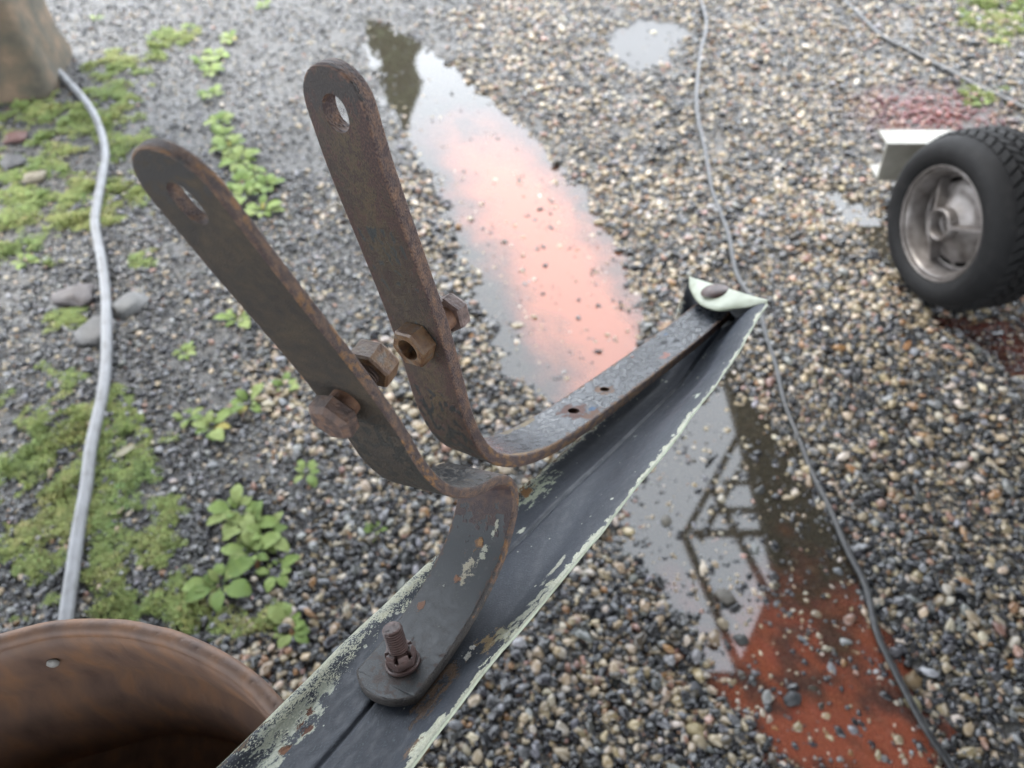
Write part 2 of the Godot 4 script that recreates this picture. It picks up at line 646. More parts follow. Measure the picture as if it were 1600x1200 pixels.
func make_materials() -> void:
	var grit := tiling(.11, 5, 21, [[0.0, srgb(22, 22, 22)], [.4, srgb(40, 40, 39)], [.55, srgb(56, 54, 51)], [.72, srgb(84, 81, 76)], [1.0, srgb(128, 120, 106)]], 1024)
	var relief := tiling(.09, 4, 22, [[0.0, Color.BLACK], [1.0, Color.WHITE]], 512)
	M.ground = triplanar(mat(Color.WHITE, .5), grit, 1.6, true, relief, .6)
	var speck := tiling(.06, 4, 23, [[0.0, srgb(150, 150, 150)], [.5, srgb(215, 215, 215)], [1.0, srgb(255, 255, 255)]], 256)
	M.stone = triplanar(mat(Color.WHITE, .27), speck, .35, false)
	M.stone.vertex_color_use_as_albedo = true
	M.stone.uv1_scale = Vector3.ONE * .6
	M.wet = mat(Color(1, 1, 1, .8), .03, 0, .5)
	M.wet.transparency = BaseMaterial3D.TRANSPARENCY_ALPHA
	M.mud = mat(srgb(84, 84, 84), .5, 0, .3)
	M.wet.vertex_color_use_as_albedo = true
	var rust := tiling(.02, 5, 31, [[0.0, srgb(40, 31, 29)], [.4, srgb(64, 50, 44)], [.6, srgb(78, 60, 51)], [.85, srgb(92, 68, 52)], [1.0, srgb(106, 80, 60)]], 512)
	var pits := tiling(.05, 4, 32, [[0.0, Color.BLACK], [.4, Color(.7, .7, .7)], [1.0, Color.WHITE]], 512)
	M.rust = triplanar(mat(Color.WHITE, .72), rust, 14.0, false, pits, .06)
	var rust2 := tiling(.016, 6, 33, [[0.0, srgb(66, 50, 43)], [.25, srgb(88, 69, 59)], [.5, srgb(102, 79, 65)], [.75, srgb(120, 88, 64)], [1.0, srgb(102, 74, 54)]], 512)
	M.drum = triplanar(mat(Color.WHITE, .62), rust2, 3.0, false, pits, .05)
	M.drum.uv1_scale = Vector3(5.0, 1.7, 5.0)
	M.brown_steel = triplanar(mat(Color.WHITE, .5), tiling(.02, 5, 34, [[0.0, srgb(48, 36, 34)], [.5, srgb(74, 56, 52)], [1.0, srgb(104, 82, 76)]], 512), 9.0, false, pits, .05)
	M.ochre_steel = triplanar(mat(Color.WHITE, .45), tiling(.012, 5, 44, [[0.0, srgb(56, 38, 28)], [.35, srgb(84, 60, 40)], [.6, srgb(100, 76, 52)], [.8, srgb(84, 74, 66)], [1.0, srgb(106, 98, 92)]], 512), 16.0, false, pits, .04)
	M.mauve_steel = triplanar(mat(Color.WHITE, .5), tiling(.02, 5, 45, [[0.0, srgb(54, 40, 37)], [.5, srgb(86, 68, 62)], [1.0, srgb(112, 94, 88)]], 512), 12.0, false, pits, .05)
	M.orange_rust = triplanar(mat(Color.WHITE, .7), tiling(.02, 5, 46, [[0.0, srgb(66, 44, 33)], [.5, srgb(94, 66, 48)], [1.0, srgb(118, 84, 58)]], 512), 12.0, false, pits, .05)
	M.navy = triplanar(mat(Color.WHITE, .45), tiling(.02, 5, 47, [[0.0, srgb(30, 33, 38)], [1.0, srgb(50, 54, 60)]], 256), 6.0, false)
	M.pale_paint = triplanar(mat(Color.WHITE, .42), tiling(.02, 5, 35, [[0.0, srgb(104, 104, 88)], [.35, srgb(144, 149, 131)], [1.0, srgb(164, 169, 150)]], 256), 6.0, false)
	M.rubber = triplanar(mat(Color.WHITE, .75, 0, .35), tiling(.03, 5, 36, [[0.0, srgb(8, 8, 9)], [.6, srgb(14, 14, 15)], [1.0, srgb(34, 33, 32)]], 256), 3.0, false)
	M.alloy = triplanar(mat(Color.WHITE, .42, .45), tiling(.02, 5, 37, [[0.0, srgb(62, 57, 54)], [.5, srgb(96, 91, 88)], [1.0, srgb(118, 114, 112)]], 256), 4.0, false)
	M.dark_steel = mat(srgb(40, 36, 35), .6, .3)
	M.beige = triplanar(mat(Color.WHITE, .4), tiling(.02, 4, 38, [[0.0, srgb(108, 106, 98)], [1.0, srgb(136, 134, 126)]], 256), 2.0, false)
	M.white_paint = mat(srgb(176, 176, 170), .35)
	M.roof = triplanar(mat(Color.WHITE, .8), tiling(.02, 4, 39, [[0.0, srgb(46, 40, 34)], [1.0, srgb(78, 68, 58)]], 256), .7)
	M.frame = mat(srgb(84, 50, 40), .6)
	M.render = triplanar(mat(Color.WHITE, .9), tiling(.012, 5, 40, [[0.0, srgb(50, 48, 42)], [.4, srgb(72, 67, 56)], [.62, srgb(84, 73, 59)], [1.0, srgb(112, 92, 74)]], 512), 1.3, true, relief, .25)
	M.hose = triplanar(mat(Color.WHITE, .5), tiling(.015, 5, 43, [[0.0, srgb(72, 72, 70)], [.4, srgb(100, 101, 103)], [1.0, srgb(114, 116, 119)]], 256), 4.0)
	M.cable = triplanar(mat(Color.WHITE, .36), tiling(.04, 4, 41, [[0.0, srgb(20, 21, 22)], [.6, srgb(34, 35, 36)], [1.0, srgb(70, 69, 66)]], 256), 5.0)
	M.leaf = mat(Color.WHITE, .7, 0, .35)
	M.leaf.vertex_color_use_as_albedo = true
	M.leaf.backlight = Color(.3, .35, .12)
	M.moss = mat(Color.WHITE, .8)
	M.moss.vertex_color_use_as_albedo = true
	M.moss.backlight = Color(.15, .18, .05)
	M.bark = mat(srgb(72, 60, 50), .9)

func build_ground() -> void:
	# one sheet: fine in the yard, coarse to the horizon
	var xs := PackedFloat32Array()
	var zs := PackedFloat32Array()
	for v in [-150.0, -80.0, -40.0, -20.0, -10.0, -6.0, -4.5]:
		xs.append(v)
	for k in 257:
		xs.append(-3.2 + k * .025)
	for v in [4.5, 6.0, 10.0, 20.0, 40.0, 80.0, 150.0]:
		xs.append(v)
	for v in [-150.0, -80.0, -40.0, -20.0, -10.0, -7.0, -5.5]:
		zs.append(v)
	for k in 209:
		zs.append(-4.8 + k * .025)
	for v in [1.0, 2.0, 4.0, 10.0, 20.0, 40.0, 80.0, 150.0]:
		zs.append(v)
	var v := PackedVector3Array()
	var idx := PackedInt32Array()
	for z in zs:
		for x in xs:
			v.append(Vector3(x, ground_height(x, z) + .0012, z))
	var n := xs.size()
	for j in zs.size() - 1:
		for i in n - 1:
			var a := j * n + i
			idx.append_array([a, a + 1, a + n + 1, a, a + n + 1, a + n])
	var st := begin()
	for p in v:
		st.add_vertex(p)
	for i in idx:
		st.add_index(i)
	st.generate_normals()
	setting("ground", st.commit(), M.ground)

func build_puddles() -> void:
	var blot := noise(1.0, 4, 71)
	for k in puddles.size():
		var poly: Array = puddles[k]
		var lo := Vector2(1e9, 1e9)
		var hi := -lo
		for p in poly:
			lo = lo.min(p)
			hi = hi.max(p)
		lo -= Vector2(.08, .08)
		hi += Vector2(.08, .08)
		var step := .02
		var packed := PackedVector2Array(poly)
		var st := begin()
		for j in int((hi.y - lo.y) / step):
			for i in int((hi.x - lo.x) / step):
				var wet := false
				var corner := []
				for c in [[0, 0], [1, 0], [1, 1], [0, 1]]:
					var x: float = lo.x + (i + c[0]) * step
					var z: float = lo.y + (j + c[1]) * step
					if ground_dip(x, z) > .06 and (Geometry2D.is_point_in_polygon(Vector2(x, z), packed) or edge_distance(Vector2(x, z), poly) < .06):
						wet = true
					corner.append(Vector3(x, WATER - k * .0008, z))
				if not wet:
					continue
				for c in [0, 1, 2, 0, 2, 3]:
					var p: Vector3 = corner[c]
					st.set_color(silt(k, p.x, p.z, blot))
					st.set_normal(Vector3.UP)
					st.add_vertex(p)
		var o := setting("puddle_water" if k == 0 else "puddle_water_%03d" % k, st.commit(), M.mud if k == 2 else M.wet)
		o.name = "puddle_water" if k == 0 else "puddle_water_%03d" % k

# colour of the silt hanging in the water: brick red in places, grey brown elsewhere (linear values)
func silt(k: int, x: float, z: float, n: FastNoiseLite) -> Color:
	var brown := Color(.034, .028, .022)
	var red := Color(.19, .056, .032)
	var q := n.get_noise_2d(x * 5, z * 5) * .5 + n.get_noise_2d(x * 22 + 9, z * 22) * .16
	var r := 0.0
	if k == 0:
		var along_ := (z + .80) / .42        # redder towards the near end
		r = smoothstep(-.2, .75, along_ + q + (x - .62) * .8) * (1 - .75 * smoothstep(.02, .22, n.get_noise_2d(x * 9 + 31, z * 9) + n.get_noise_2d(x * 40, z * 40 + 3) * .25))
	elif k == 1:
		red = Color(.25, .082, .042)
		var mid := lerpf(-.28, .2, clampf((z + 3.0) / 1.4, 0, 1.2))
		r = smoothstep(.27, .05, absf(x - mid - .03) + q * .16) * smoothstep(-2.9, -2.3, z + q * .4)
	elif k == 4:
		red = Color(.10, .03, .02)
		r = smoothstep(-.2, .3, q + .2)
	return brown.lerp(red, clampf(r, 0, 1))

func build_shelter() -> void:
	# open-sided lean-to that the photographer stands under, with an extension over the vehicle
	var o := thing("open_shelter", "dark brown open-sided shelter roof on posts over the yard", "shelter", Vector3(2.2, 0, 0))
	var at := -o.position
	var st := begin()
	box(st, Vector3(-5.0, 3.0, -1.72), Vector3(6.0, 3.09, 4.4), Transform3D(Basis(), at))
	part("roof", done(st), M.roof, o)
	st = begin()
	box(st, Vector3(-5.0, 3.0, -2.3), Vector3(.5, 3.09, -1.724), Transform3D(Basis(), at))
	part("roof", done(st), M.roof, o)
	st = begin()
	box(st, Vector3(1.75, 3.0, -4.6), Vector3(6.0, 3.09, -1.724), Transform3D(Basis(), at))
	part("roof", done(st), M.roof, o)
	# corner gusset of the roof, cut on a slant
	st = begin()
	st.set_smooth_group(-1)
	var tri := [Vector3(1.746, 0, -1.728), Vector3(1.746, 0, -2.36), Vector3(1.36, 0, -1.728)]
	var low := PackedVector3Array()
	var high := PackedVector3Array()
	for p in tri:
		low.append(p + at + Vector3(0, 3.0, 0))
		high.append(p + at + Vector3(0, 3.09, 0))
	skin(st, [low, high])
	fan(st, low)
	fan(st, high)
	part("roof_gusset", done(st), M.roof, o)
	# steel frame that sticks out past the roof edge
	var h := 2.96
	var bars := [
		[Vector3(1.76, h, -3.56), Vector3(1.17, h, -2.62), .022], [Vector3(1.84, h - .03, -3.44), Vector3(1.27, h - .03, -2.58), .02],
		[Vector3(1.17, h, -2.66), Vector3(1.365, h, -1.72), .024], [Vector3(1.42, h - .02, -3.04), Vector3(1.72, h - .02, -1.9), .022],
		[Vector3(1.5, h - .05, -3.03), Vector3(1.9, h - .05, -3.03), .016], [Vector3(1.36, h - .05, -2.8), Vector3(1.95, h - .05, -2.8), .02],
		[Vector3(1.22, h - .05, -2.62), Vector3(1.95, h - .05, -2.62), .022], [Vector3(1.72, h - .02, -1.9), Vector3(1.68, h - .02, -1.72), .022]]
	for b in bars:
		st = begin()
		var r: float = b[2]
		var d: Vector3 = b[1] - b[0]
		var bs := Basis(Vector3.UP.cross(d.normalized()), Vector3.UP, d.normalized())
		bevel_box(st, Vector3(-r, -r, 0), Vector3(r, r, d.length()), .004, Transform3D(bs, b[0] + at))
		part("frame_bar", done(st), M.frame, o)
	for p in [Vector3(-4.6, 0, 1.2), Vector3(4.6, 0, -4.3), Vector3(4.6, 0, 1.2)]:
		st = begin()
		bevel_box(st, Vector3(-.06, 0, -.06), Vector3(.06, 3.0, .06), .006, Transform3D(Basis(), p + at))
		part("post", done(st), M.frame, o)

func build_trees() -> void:
	# trees beyond the yard; the puddle mirrors the top of one
	var spots := [[-2.55, -16.5, 7.5, .85], [-6.2, -19.0, 6.2, 2.4], [3.5, -22.0, 6.4, 2.6]]
	var labels := ["narrow dark green tree beyond the yard, mirrored in the pale puddle", "broad tree beyond the yard to the left", "broad tree beyond the yard to the right"]
	var leafm := mat(srgb(66, 78, 40), .7)
	for k in spots.size():
		var s: Array = spots[k]
		var o := thing("broadleaf_tree", labels[k], "tree", Vector3(s[0], 0, s[1]), "trees beyond the yard")
		var h: float = s[2]
		var r: float = s[3]
		var st := begin()
		st.set_smooth_group(1)
		var rings := []
		for i in 9:
			var y := h * .92 * i / 8.0
			var c := Vector3(sin(i * 1.7) * .08, y, cos(i * 2.3) * .08)
			var rg := PackedVector3Array()
			for a in 10:
				rg.append(c + Vector3(cos(TAU * a / 10), 0, sin(TAU * a / 10)) * lerpf(.2, .03, i / 8.0))
			rings.append(rg)
		skin(st, rings)
		part("trunk", done(st), M.bark, o)
		st = begin()
		st.set_smooth_group(-1)
		for i in 5200:
			var t := rng.randf()
			var y := h * (.28 + .74 * t)
			var rad := r * pow(sin(clampf(t * .93 + .1, 0, 1) * PI), .8) * (.35 + .65 * sqrt(rng.randf())) * (.72 + .28 * sin(t * 23 + rng.randf() * 2))
			var a := rng.randf() * TAU
			var c := Vector3(cos(a) * rad, y, sin(a) * rad)
			var u := Vector3(rng.randfn(), rng.randfn(), rng.randfn()).normalized() * .13
			var v := u.cross(Vector3(rng.randfn(), rng.randfn(), rng.randfn())).normalized() * .08
			quad(st, c - u, c + v, c + u, c - v)
		part("crown", done(st), leafm, o)

func build_pillar() -> void:
	var o := thing("rendered_pillar", "weathered tan and grey rendered pillar rising from the mossy corner", "pillar", Vector3(-2.2, 0, -3.1))
	var n := noise(2.2, 4, 88)
	var st := begin()
	st.set_smooth_group(1)
	var rings := []
	for i in 33:
		var y := -.05 + i * .09
		var rg := PackedVector3Array()
		for k in 40:
			var t := TAU * k / 40
			var c := Vector3(cos(t), 0, sin(t))
			var q := 1.0 / pow(pow(absf(c.x), 8) + pow(absf(c.z), 8), .125)
			var p := c * q * (.26 + .012 * smoothstep(.4, 0.0, y))
			p.z *= .9
			p += c * n.get_noise_3d(p.x * 3, y * 3, p.z * 3) * .018
			rg.append(Vector3(p.x, y, p.z))
		rings.append(rg)
	skin(st, rings)
	fan(st, rings[-1])
	part("shaft", done(st), M.render, o, Transform3D(Basis(Vector3.UP, .2), Vector3.ZERO))

func build_vehicle() -> void:
	var o := thing("parked_vehicle", "pale vehicle at the picture edge with one black tyred wheel", "vehicle", Vector3(1.8, 0, -1.7))
	var ph := deg_to_rad(79)
	var out := Vector3(-sin(ph), 0, cos(ph))
	var face := Vector3(1.190, .252, -1.722) - o.position
	# local wheel frame: y along the axle, outwards
	var bs := Basis(out.cross(Vector3.UP), out, Vector3.UP)
	bs = Basis(bs.x.normalized(), bs.y, bs.x.normalized().cross(bs.y))
	var wheel := Node3D.new()
	wheel.name = "wheel"
	o.add_child(wheel)
	wheel.transform = Transform3D(bs, face)
	var R := .25
	var st := begin()
	st.set_smooth_group(1)
	var prof := [[.158, -.012], [.161, -.002], [.168, .006], [.185, .013], [.203, .012], [.216, .006], [.226, -.004], [.233, -.018], [.237, -.03], [.24, -.045], [.2405, -.09], [.24, -.14], [.236, -.155], [.226, -.176], [.205, -.19], [.18, -.192], [.16, -.178]]
	lathe(st, prof, 96)
	var tyre := part("tyre", done(st), M.rubber, wheel)
	# tread blocks
	st = begin()
	for row in 5:
		var y0 := -.03 - row * .029
		var n := 46
		for k in n:
			var a := TAU * (k + (.5 if row % 2 else 0.0)) / n
			var half := TAU / n * .36
			var rg0 := PackedVector3Array()
			var rg1 := PackedVector3Array()
			var skew := .012 * (1 if row % 2 else -1)
			for c in [[-1, 0], [1, 0], [1, 1], [-1, 1]]:
				var aa: float = a + c[0] * half + (c[1] - .5) * skew * 6
				var yy: float = y0 - c[1] * .024
				var rr := R - (.009 if (row == 0 and c[1] == 0) or (row == 4 and c[1] == 1) else 0.0)
				rg0.append(Vector3(cos(aa) * .234, yy, sin(aa) * .234))
				rg1.append(Vector3(cos(aa) * rr, yy, sin(aa) * rr))
			st.set_smooth_group(-1)
			skin(st, [rg0, rg1])
			fan(st, rg1)
	part("tread", done(st), M.rubber, tyre)
	# rim
	st = begin()
	st.set_smooth_group(1)
	lathe(st, [[.153, -.19], [.150, -.05], [.1525, -.004], [.158, .002], [.162, -.001], [.163, -.008], [.1605, -.014]], 80)
	lathe(st, [[.1525, -.004], [.146, -.008], [.143, -.02], [.138, -.03], [.135, -.05], [.133, -.062]], 80)
	var rim := part("rim", done(st), M.alloy, wheel)
	st = begin()
	st.set_smooth_group(1)
	# dished centre with a ring of slots
	var n_seg := 120
	for k in n_seg:
		var a0 := TAU * k / n_seg
		var a1 := TAU * (k + 1) / n_seg
		var slot := (k % 10) > 2
		var dish := [[.135, -.062], [.126, -.066], [.113, -.062], [.10, -.052], [.085, -.05], [.07, -.046], [.055, -.034], [.045, -.026]]
		for i in dish.size() - 1:
			if slot and i == 1:
				continue
			var e: Array = dish[i]
			var f: Array = dish[i + 1]
			quad(st, Vector3(cos(a0) * e[0], e[1], sin(a0) * e[0]), Vector3(cos(a1) * e[0], e[1], sin(a1) * e[0]), Vector3(cos(a1) * f[0], f[1], sin(a1) * f[0]), Vector3(cos(a0) * f[0], f[1], sin(a0) * f[0]))
	part("dish", done(st), M.alloy, rim)
	st = begin()
	st.set_smooth_group(1)
	lathe(st, [[.047, -.04], [.046, -.004], [.043, .002], [.039, .002], [.036, -.003], [.035, -.03], [.034, -.034], [.014, -.034], [.012, -.026], [0.001, -.025]], 48)
	part("hub", done(st), M.alloy, rim)
	for k in 3:
		var a := TAU * k / 3.0 + .62
		st = begin()
		var d := Vector3(cos(a), 0, sin(a))
		var sd := Vector3(-sin(a), 0, cos(a))
		st.set_smooth_group(-1)
		var rg := []
		for e in [[.042, .007, .001, -.04], [.07, .0065, -.010, -.05], [.10, .006, -.024, -.056], [.132, .005, -.040, -.064]]:
			rg.append(PackedVector3Array([d * e[0] + sd * e[1] + Vector3(0, e[3], 0), d * e[0] + sd * e[1] * .6 + Vector3(0, e[2], 0), d * e[0] - sd * e[1] * .6 + Vector3(0, e[2], 0), d * e[0] - sd * e[1] + Vector3(0, e[3], 0)]))
		skin(st, rg)
		part("spoke", done(st), M.alloy, rim)
	st = begin()
	st.set_smooth_group(1)
	lathe(st, [[.001, -.085], [.14, -.085], [.14, -.17], [.03, -.18], [.03, -.6]], 40)
	part("brake_drum", done(st), M.dark_steel, wheel)
	# open ended channel beam in front of the wheel
	st = begin()
	var at := -o.position
	var c0 := [Vector2(-2.21, .165), Vector2(-2.125, .165), Vector2(-2.125, .30), Vector2(-2.21, .30), Vector2(-2.21, .292), Vector2(-2.133, .292), Vector2(-2.133, .173), Vector2(-2.21, .173)]
	st.set_smooth_group(-1)
	var ra := PackedVector3Array()
	var rb := PackedVector3Array()
	for p in c0:
		ra.append(Vector3(1.195 + (.3 - p.y) * .12, p.y - .05, p.x - .03) + at)
		rb.append(Vector3(1.58, p.y - .05, p.x - .03) + at)
	skin(st, [ra, rb])
	var order := [0, 1, 6, 7, 1, 2, 5, 6, 2, 3, 4, 5]
	for k in range(0, 12, 4):
		quad(st, ra[order[k]], ra[order[k + 1]], ra[order[k + 2]], ra[order[k + 3]])
	part("bumper_beam", done(st), M.beige, o)
	# body over the axle
	st = begin()
	st.set_smooth_group(1)
	var body := []
	for e in [[.36, .10], [.40, .02], [.46, 0.0], [.62, .0], [.72, .02], [.77, .08], [.79, .2]]:
		var i: float = e[1]
		var rg2 := PackedVector3Array()
		for q in [[1.495 + i, -2.02], [1.51 + i, -2.10 + i * .5], [1.58 + i, -2.17 + i], [2.9 - i, -2.17 + i], [3.0 - i, -2.1 + i], [3.0 - i, .9 - i], [1.56 + i, .9 - i], [1.495 + i, .8 - i]]:
			rg2.append(Vector3(q[0], e[0], q[1]) + at)
		body.append(rg2)
	skin(st, body)
	fan(st, body[0])
	fan(st, body[-1])
	part("body_shell", done(st), M.white_paint, o)
	st = begin()
	tube(st, PackedVector3Array([Vector3(1.50, .33, -1.93) + at, Vector3(1.62, .42, -2.02) + at]), .012, 10)
	part("strut", done(st), M.dark_steel, o)
	# far wheels, out of the picture
	for p in [[Vector3(2.95, .25, -1.728), 1.0], [Vector3(1.45, .25, .55), -1.0], [Vector3(2.95, .25, .55), 1.0]]:
		var w2 := wheel.duplicate()
		o.add_child(w2, true)
		var q: Vector3 = p[0]
		w2.transform = Transform3D(Basis(Vector3(0, 0, 1), Vector3(p[1], 0, 0), Vector3(0, p[1], 0)).orthonormalized(), q + at)

func build_drum() -> void:
	var o := thing("steel_drum", "rusty brown open-topped steel drum in the lower corner", "drum", Vector3(-.292, 0, -.0033))
	var st := begin()
	st.set_smooth_group(1)
	var R := .217
	var top := 1.008
	var n := noise(1.0, 3, 62)
	# wall with two rolling hoops and a beaded rim
	var prof := []
	var y := top - .006
	var inner := []
	for k in 60:
		var yy := lerpf(top - .008, .012, k / 59.0)
		var hoop := .009 * (exp(-pow((yy - top + .075) / .016, 2)) * .55 + exp(-pow((yy - .66) / .012, 2)) + exp(-pow((yy - .33) / .012, 2)))
		inner.append([R - .009 + hoop - .006 * smoothstep(top - .06, top - .1, yy), yy])
	prof = [[.001, .012], [.05, .012]]
	for k in range(inner.size() - 1, -1, -1):
		prof.append(inner[k])
	var bead := []
	for k in 13:
		var a := PI * 1.15 - TAU * .82 * k / 12.0
		bead.append([R - .002 + cos(a) * .0062, top - .004 + sin(a) * .0062])
	prof.append_array(bead)
	for q in inner:
		prof.append([q[0] + .0022, q[1]])
	prof.append([R - .004, .0])
	prof.append([.001, .0])
	var rings := []
	for q in prof:
		var rg := PackedVector3Array()
		for k in 120:
			var a := TAU * k / 120
			var rr: float = q[0] + (n.get_noise_2d(cos(a) * 1.6 + q[1] * .7, sin(a) * 1.6) * .0045 if q[0] > .1 else 0.0)
			rg.append(Vector3(cos(a) * rr, q[1], sin(a) * rr))
		rings.append(rg)
	skin(st, rings)
	part("shell", done(st), M.drum, o)
	st = begin()
	st.set_smooth_group(1)
	lathe(st, [[.0005, .80], [.10, .803], [.18, .806], [R - .016, .812], [R - .014, .82]], 72)
	part("bottom", done(st), M.drum, o)
	# a pale bolt end through the wall
	st = begin()
	st.set_smooth_group(1)
	lathe(st, [[.0042, 0], [.004, .002], [.0025, .003], [.0005, .0034]], 16)
	var a2 := deg_to_rad(-99.5)
	var d := Vector3(cos(a2), 0, sin(a2))
	part("rivet", done(st), mat(srgb(140, 138, 132), .5), o, along(Vector3(d.x * (R - .010), top - .034, d.z * (R - .010)), -d))

# ---------------------------------------------------------------- bumper
func lip_y(x: float) -> float:
	var k := [[-.6, .012], [0.0, 0.0], [.065, .0015], [.153, -.005], [.242, -.0094], [.372, -.0139], [.53, -.014], [.6653, 0.0], [.8, .012]]
	for i in k.size() - 1:
		if x <= k[i + 1][0]:
			var f: float = (x - k[i][0]) / (k[i + 1][0] - k[i][0])
			return lerpf(k[i][1], k[i + 1][1], f * f * (3 - 2 * f))
	return .01

func left_y(x: float) -> float:
	var k := [[-.6, .012], [0.0, 0.0], [.12, -.003], [.22, -.012], [.3, -.026], [.45, -.042], [.56, -.054], [.64, -.052], [.70, -.03], [.765, -.006]]
	for i in k.size() - 1:
		if x <= k[i + 1][0]:
			var f: float = (x - k[i][0]) / (k[i + 1][0] - k[i][0])
			return lerpf(k[i][1], k[i + 1][1], clampf(f, 0, 1))
	return -.006

func floor_depth(x: float) -> float:
	return .0068 + .046 * smoothstep(.14, .7, x)

var edge_noise := noise(1.0, 3, 17)
func shell_point(x: float, q: float, below: float) -> Vector3:
	# q runs 0..1 from the right lip to the left lip; the end is cut on a slant
	var zl := .104 + .028 * smoothstep(.55, .76, x)
	var z := q * zl
	var edge := lerpf(lip_y(x), left_y(x), smoothstep(.25, .85, q))
	var fl := lip_y(x) - floor_depth(x)
	var bowl := smoothstep(0.0, lerpf(.2, .62, smoothstep(.12, .4, x)), q) * (1 - smoothstep(.84, 1.0, q))
	var y := lerpf(edge, minf(fl, edge), bowl)
	# pressed crease along the middle
	y += .0006 * exp(-pow((z - .0585 - .012 * clampf(x, 0, .5) * 2) / .003, 2)) - .0016 * exp(-pow((z - .0545 - .012 * clampf(x, 0, .5) * 2) / .0013, 2))
	y += edge_noise.get_noise_2d(x * 9, q * 2) * .0012 * (1 - bowl)
	z += edge_noise.get_noise_2d(x * 12 + 5, q * 2) * .0012 * (1 - bowl)
	return Vector3(x, y - below, z)

func bb_(b: float, a: float) -> float:
	return b * .7 + a * .8

func build_bumper() -> void:
	var T := Vector3(.53698556, -.21846912, -.81481148)
	var N := Vector3(-.17089305, .91768583, -.35867574)
	var W := Vector3(-.82610052, -.33184932, -.45544918)
	var o := thing("car_bumper", "detached car bumper with navy inside, flaking pale edges and two rusty brackets", "bumper", Vector3(-.05628593, 1.05446202, -.11713846))
	o.basis = Basis(T, N, W).orthonormalized()
	# --- pressed steel shell
	var s := sheet(2048, 512, 100)
	var x0 := -.16
	var xl := .96
	for j in s.h:
		var q := j / 511.0
		var de := minf(q, 1 - q) * .104
		for i in s.w:
			var k := j * s.w + i
			var a := s.a[k] - 128.0
			var b := s.b[k] - 128.0
			var c := s.c[k] - 128.0
			var x := x0 + xl * i / 2047.0
			var r := 30.0 + a * .08 + c * .1 + maxf(0, b - 12) * .26
			var g := 39.0 + a * .08 + c * .09 + maxf(0, b - 12) * .22
			var bl := 53.0 + a * .08 + c * .08 + maxf(0, b - 12) * .15
			var ro := 160.0 + b * .3
			var hi := 120.0 + a * .12
			# grime streaks and fine dust
			if a + b * .5 > 74:
				r += 24; g += 24; bl += 22
			# paint flaked off along the edges, showing the pale coat
			var near_end := clampf((.24 - x) / .3, 0, 1)
			var reach := 0.0
			if q > .5:
				reach = .0026 + near_end * (.0030 + c * .00012) + bb_(b, a) * (.00004 + near_end * .00019)
			else:
				reach = .0009 + maxf(0, c - 8) * .00003 * (1 + near_end) + b * .000025 + near_end * (.0014 + maxf(0, c - 15) * .0001) + a * .00001
			if de < reach:
				r = 194 + a * .3 + b * .15; g = 195 + a * .3 + b * .13; bl = 172 + a * .28 + b * .08
				ro = 150; hi = 100
				if q > .5 and de < .0012 + b * .00003 and c < 20:
					r = 104 + a * .3; g = 84 + a * .25; bl = 62 + a * .2
					ro = 200
			s.put(k, r, g, bl, ro, hi)
	var px := func(x: float) -> float: return (x - x0) / xl * 2047.0
	var pz := func(z: float) -> float: return z / .104 * 511.0
	for e in [[-.002, .087, .012, .008, [172, 176, 156], 130.0], [-.016, .091, .016, .007, [174, 178, 158], 130.0], [-.035, .083, .012, .006, [170, 174, 154], 130.0], [.024, .092, .008, .004, [174, 178, 158], 130.0],
			[-.0045, .084, .0045, .004, [96, 56, 36], 210.0], [-.022, .082, .003, .0025, [116, 76, 46], 210.0], [.004, .0885, .0022, .002, [104, 64, 42], 210.0],
			[.100, .0135, .011, .0075, [150, 128, 92], 200.0], [.108, .008, .009, .006, [168, 166, 138], 150.0], [.055, .024, .018, .006, [98, 76, 56], 200.0], [.035, .021, .008, .004, [88, 70, 56], 200.0],
			[.012, .010, .006, .003, [116, 92, 70], 200.0], [.275, .092, .026, .010, [172, 180, 156], 140.0], [.268, .096, .010, .005, [140, 100, 52], 200.0], [.215, .067, .004, .002, [196, 198, 180], 140.0],
			[.41, .058, .0025, .002, [150, 156, 150], 140.0], [.465, .012, .005, .002, [178, 184, 168], 140.0], [.083, .021, .003, .0025, [200, 198, 186], 140.0], [.09, .023, .0015, .0015, [200, 198, 186], 140.0], [.18, .012, .014, .002, [172, 172, 156], 140.0], [.13, .006, .02, .003, [182, 184, 166], 140.0]]:
		s.splat(px.call(e[0]), pz.call(e[1]), e[2] / xl * 2047.0, e[3] / .104 * 511.0, e[4], e[5], -26.0, 2.4)
	for k in 150:
		var z := .104 * (rng.randf() if rng.randf() < .5 else (1.0 - .3 * rng.randf() * rng.randf()))
		var e := .0004 + .0012 * rng.randf() * rng.randf()
		s.splat(px.call(rng.randf_range(-.12, .7)), pz.call(z), e / xl * 2047.0 * 1.3, e / .104 * 511.0, [184, 186, 170], 140.0, -20.0, .8)
	var inside := s.material(.8)
	var xs := PackedFloat32Array()
	var x := -.52
	while x < .705:
		xs.append(x)
		x += .012
	var nq := 96
	var st := begin()
	var end_x := func(xx: float, q: float) -> float:
		# slanted far end: right lip stops at .666, left lip at .758
		return xx + smoothstep(.4, .70, xx) * (q * .056 - .038)
	st.set_smooth_group(1)
	for i in xs.size() - 1:
		for j in nq:
			var q0 := float(j) / nq
			var q1 := float(j + 1) / nq
			var P := []
			for c in [[i, q0], [i + 1, q0], [i + 1, q1], [i, q1]]:
				var xx: float = end_x.call(xs[c[0]], c[1])
				P.append([shell_point(xx, c[1], 0), Vector2(clampf((xx - x0) / xl, 0, 1), c[1])])
			quad(st, P[0][0], P[1][0], P[2][0], P[3][0], P[0][1], P[1][1], P[2][1], P[3][1])
	part("shell", done(st), inside, o)
	# painted outside of the same sheet, with its edges
	st = begin()
	st.set_smooth_group(1)
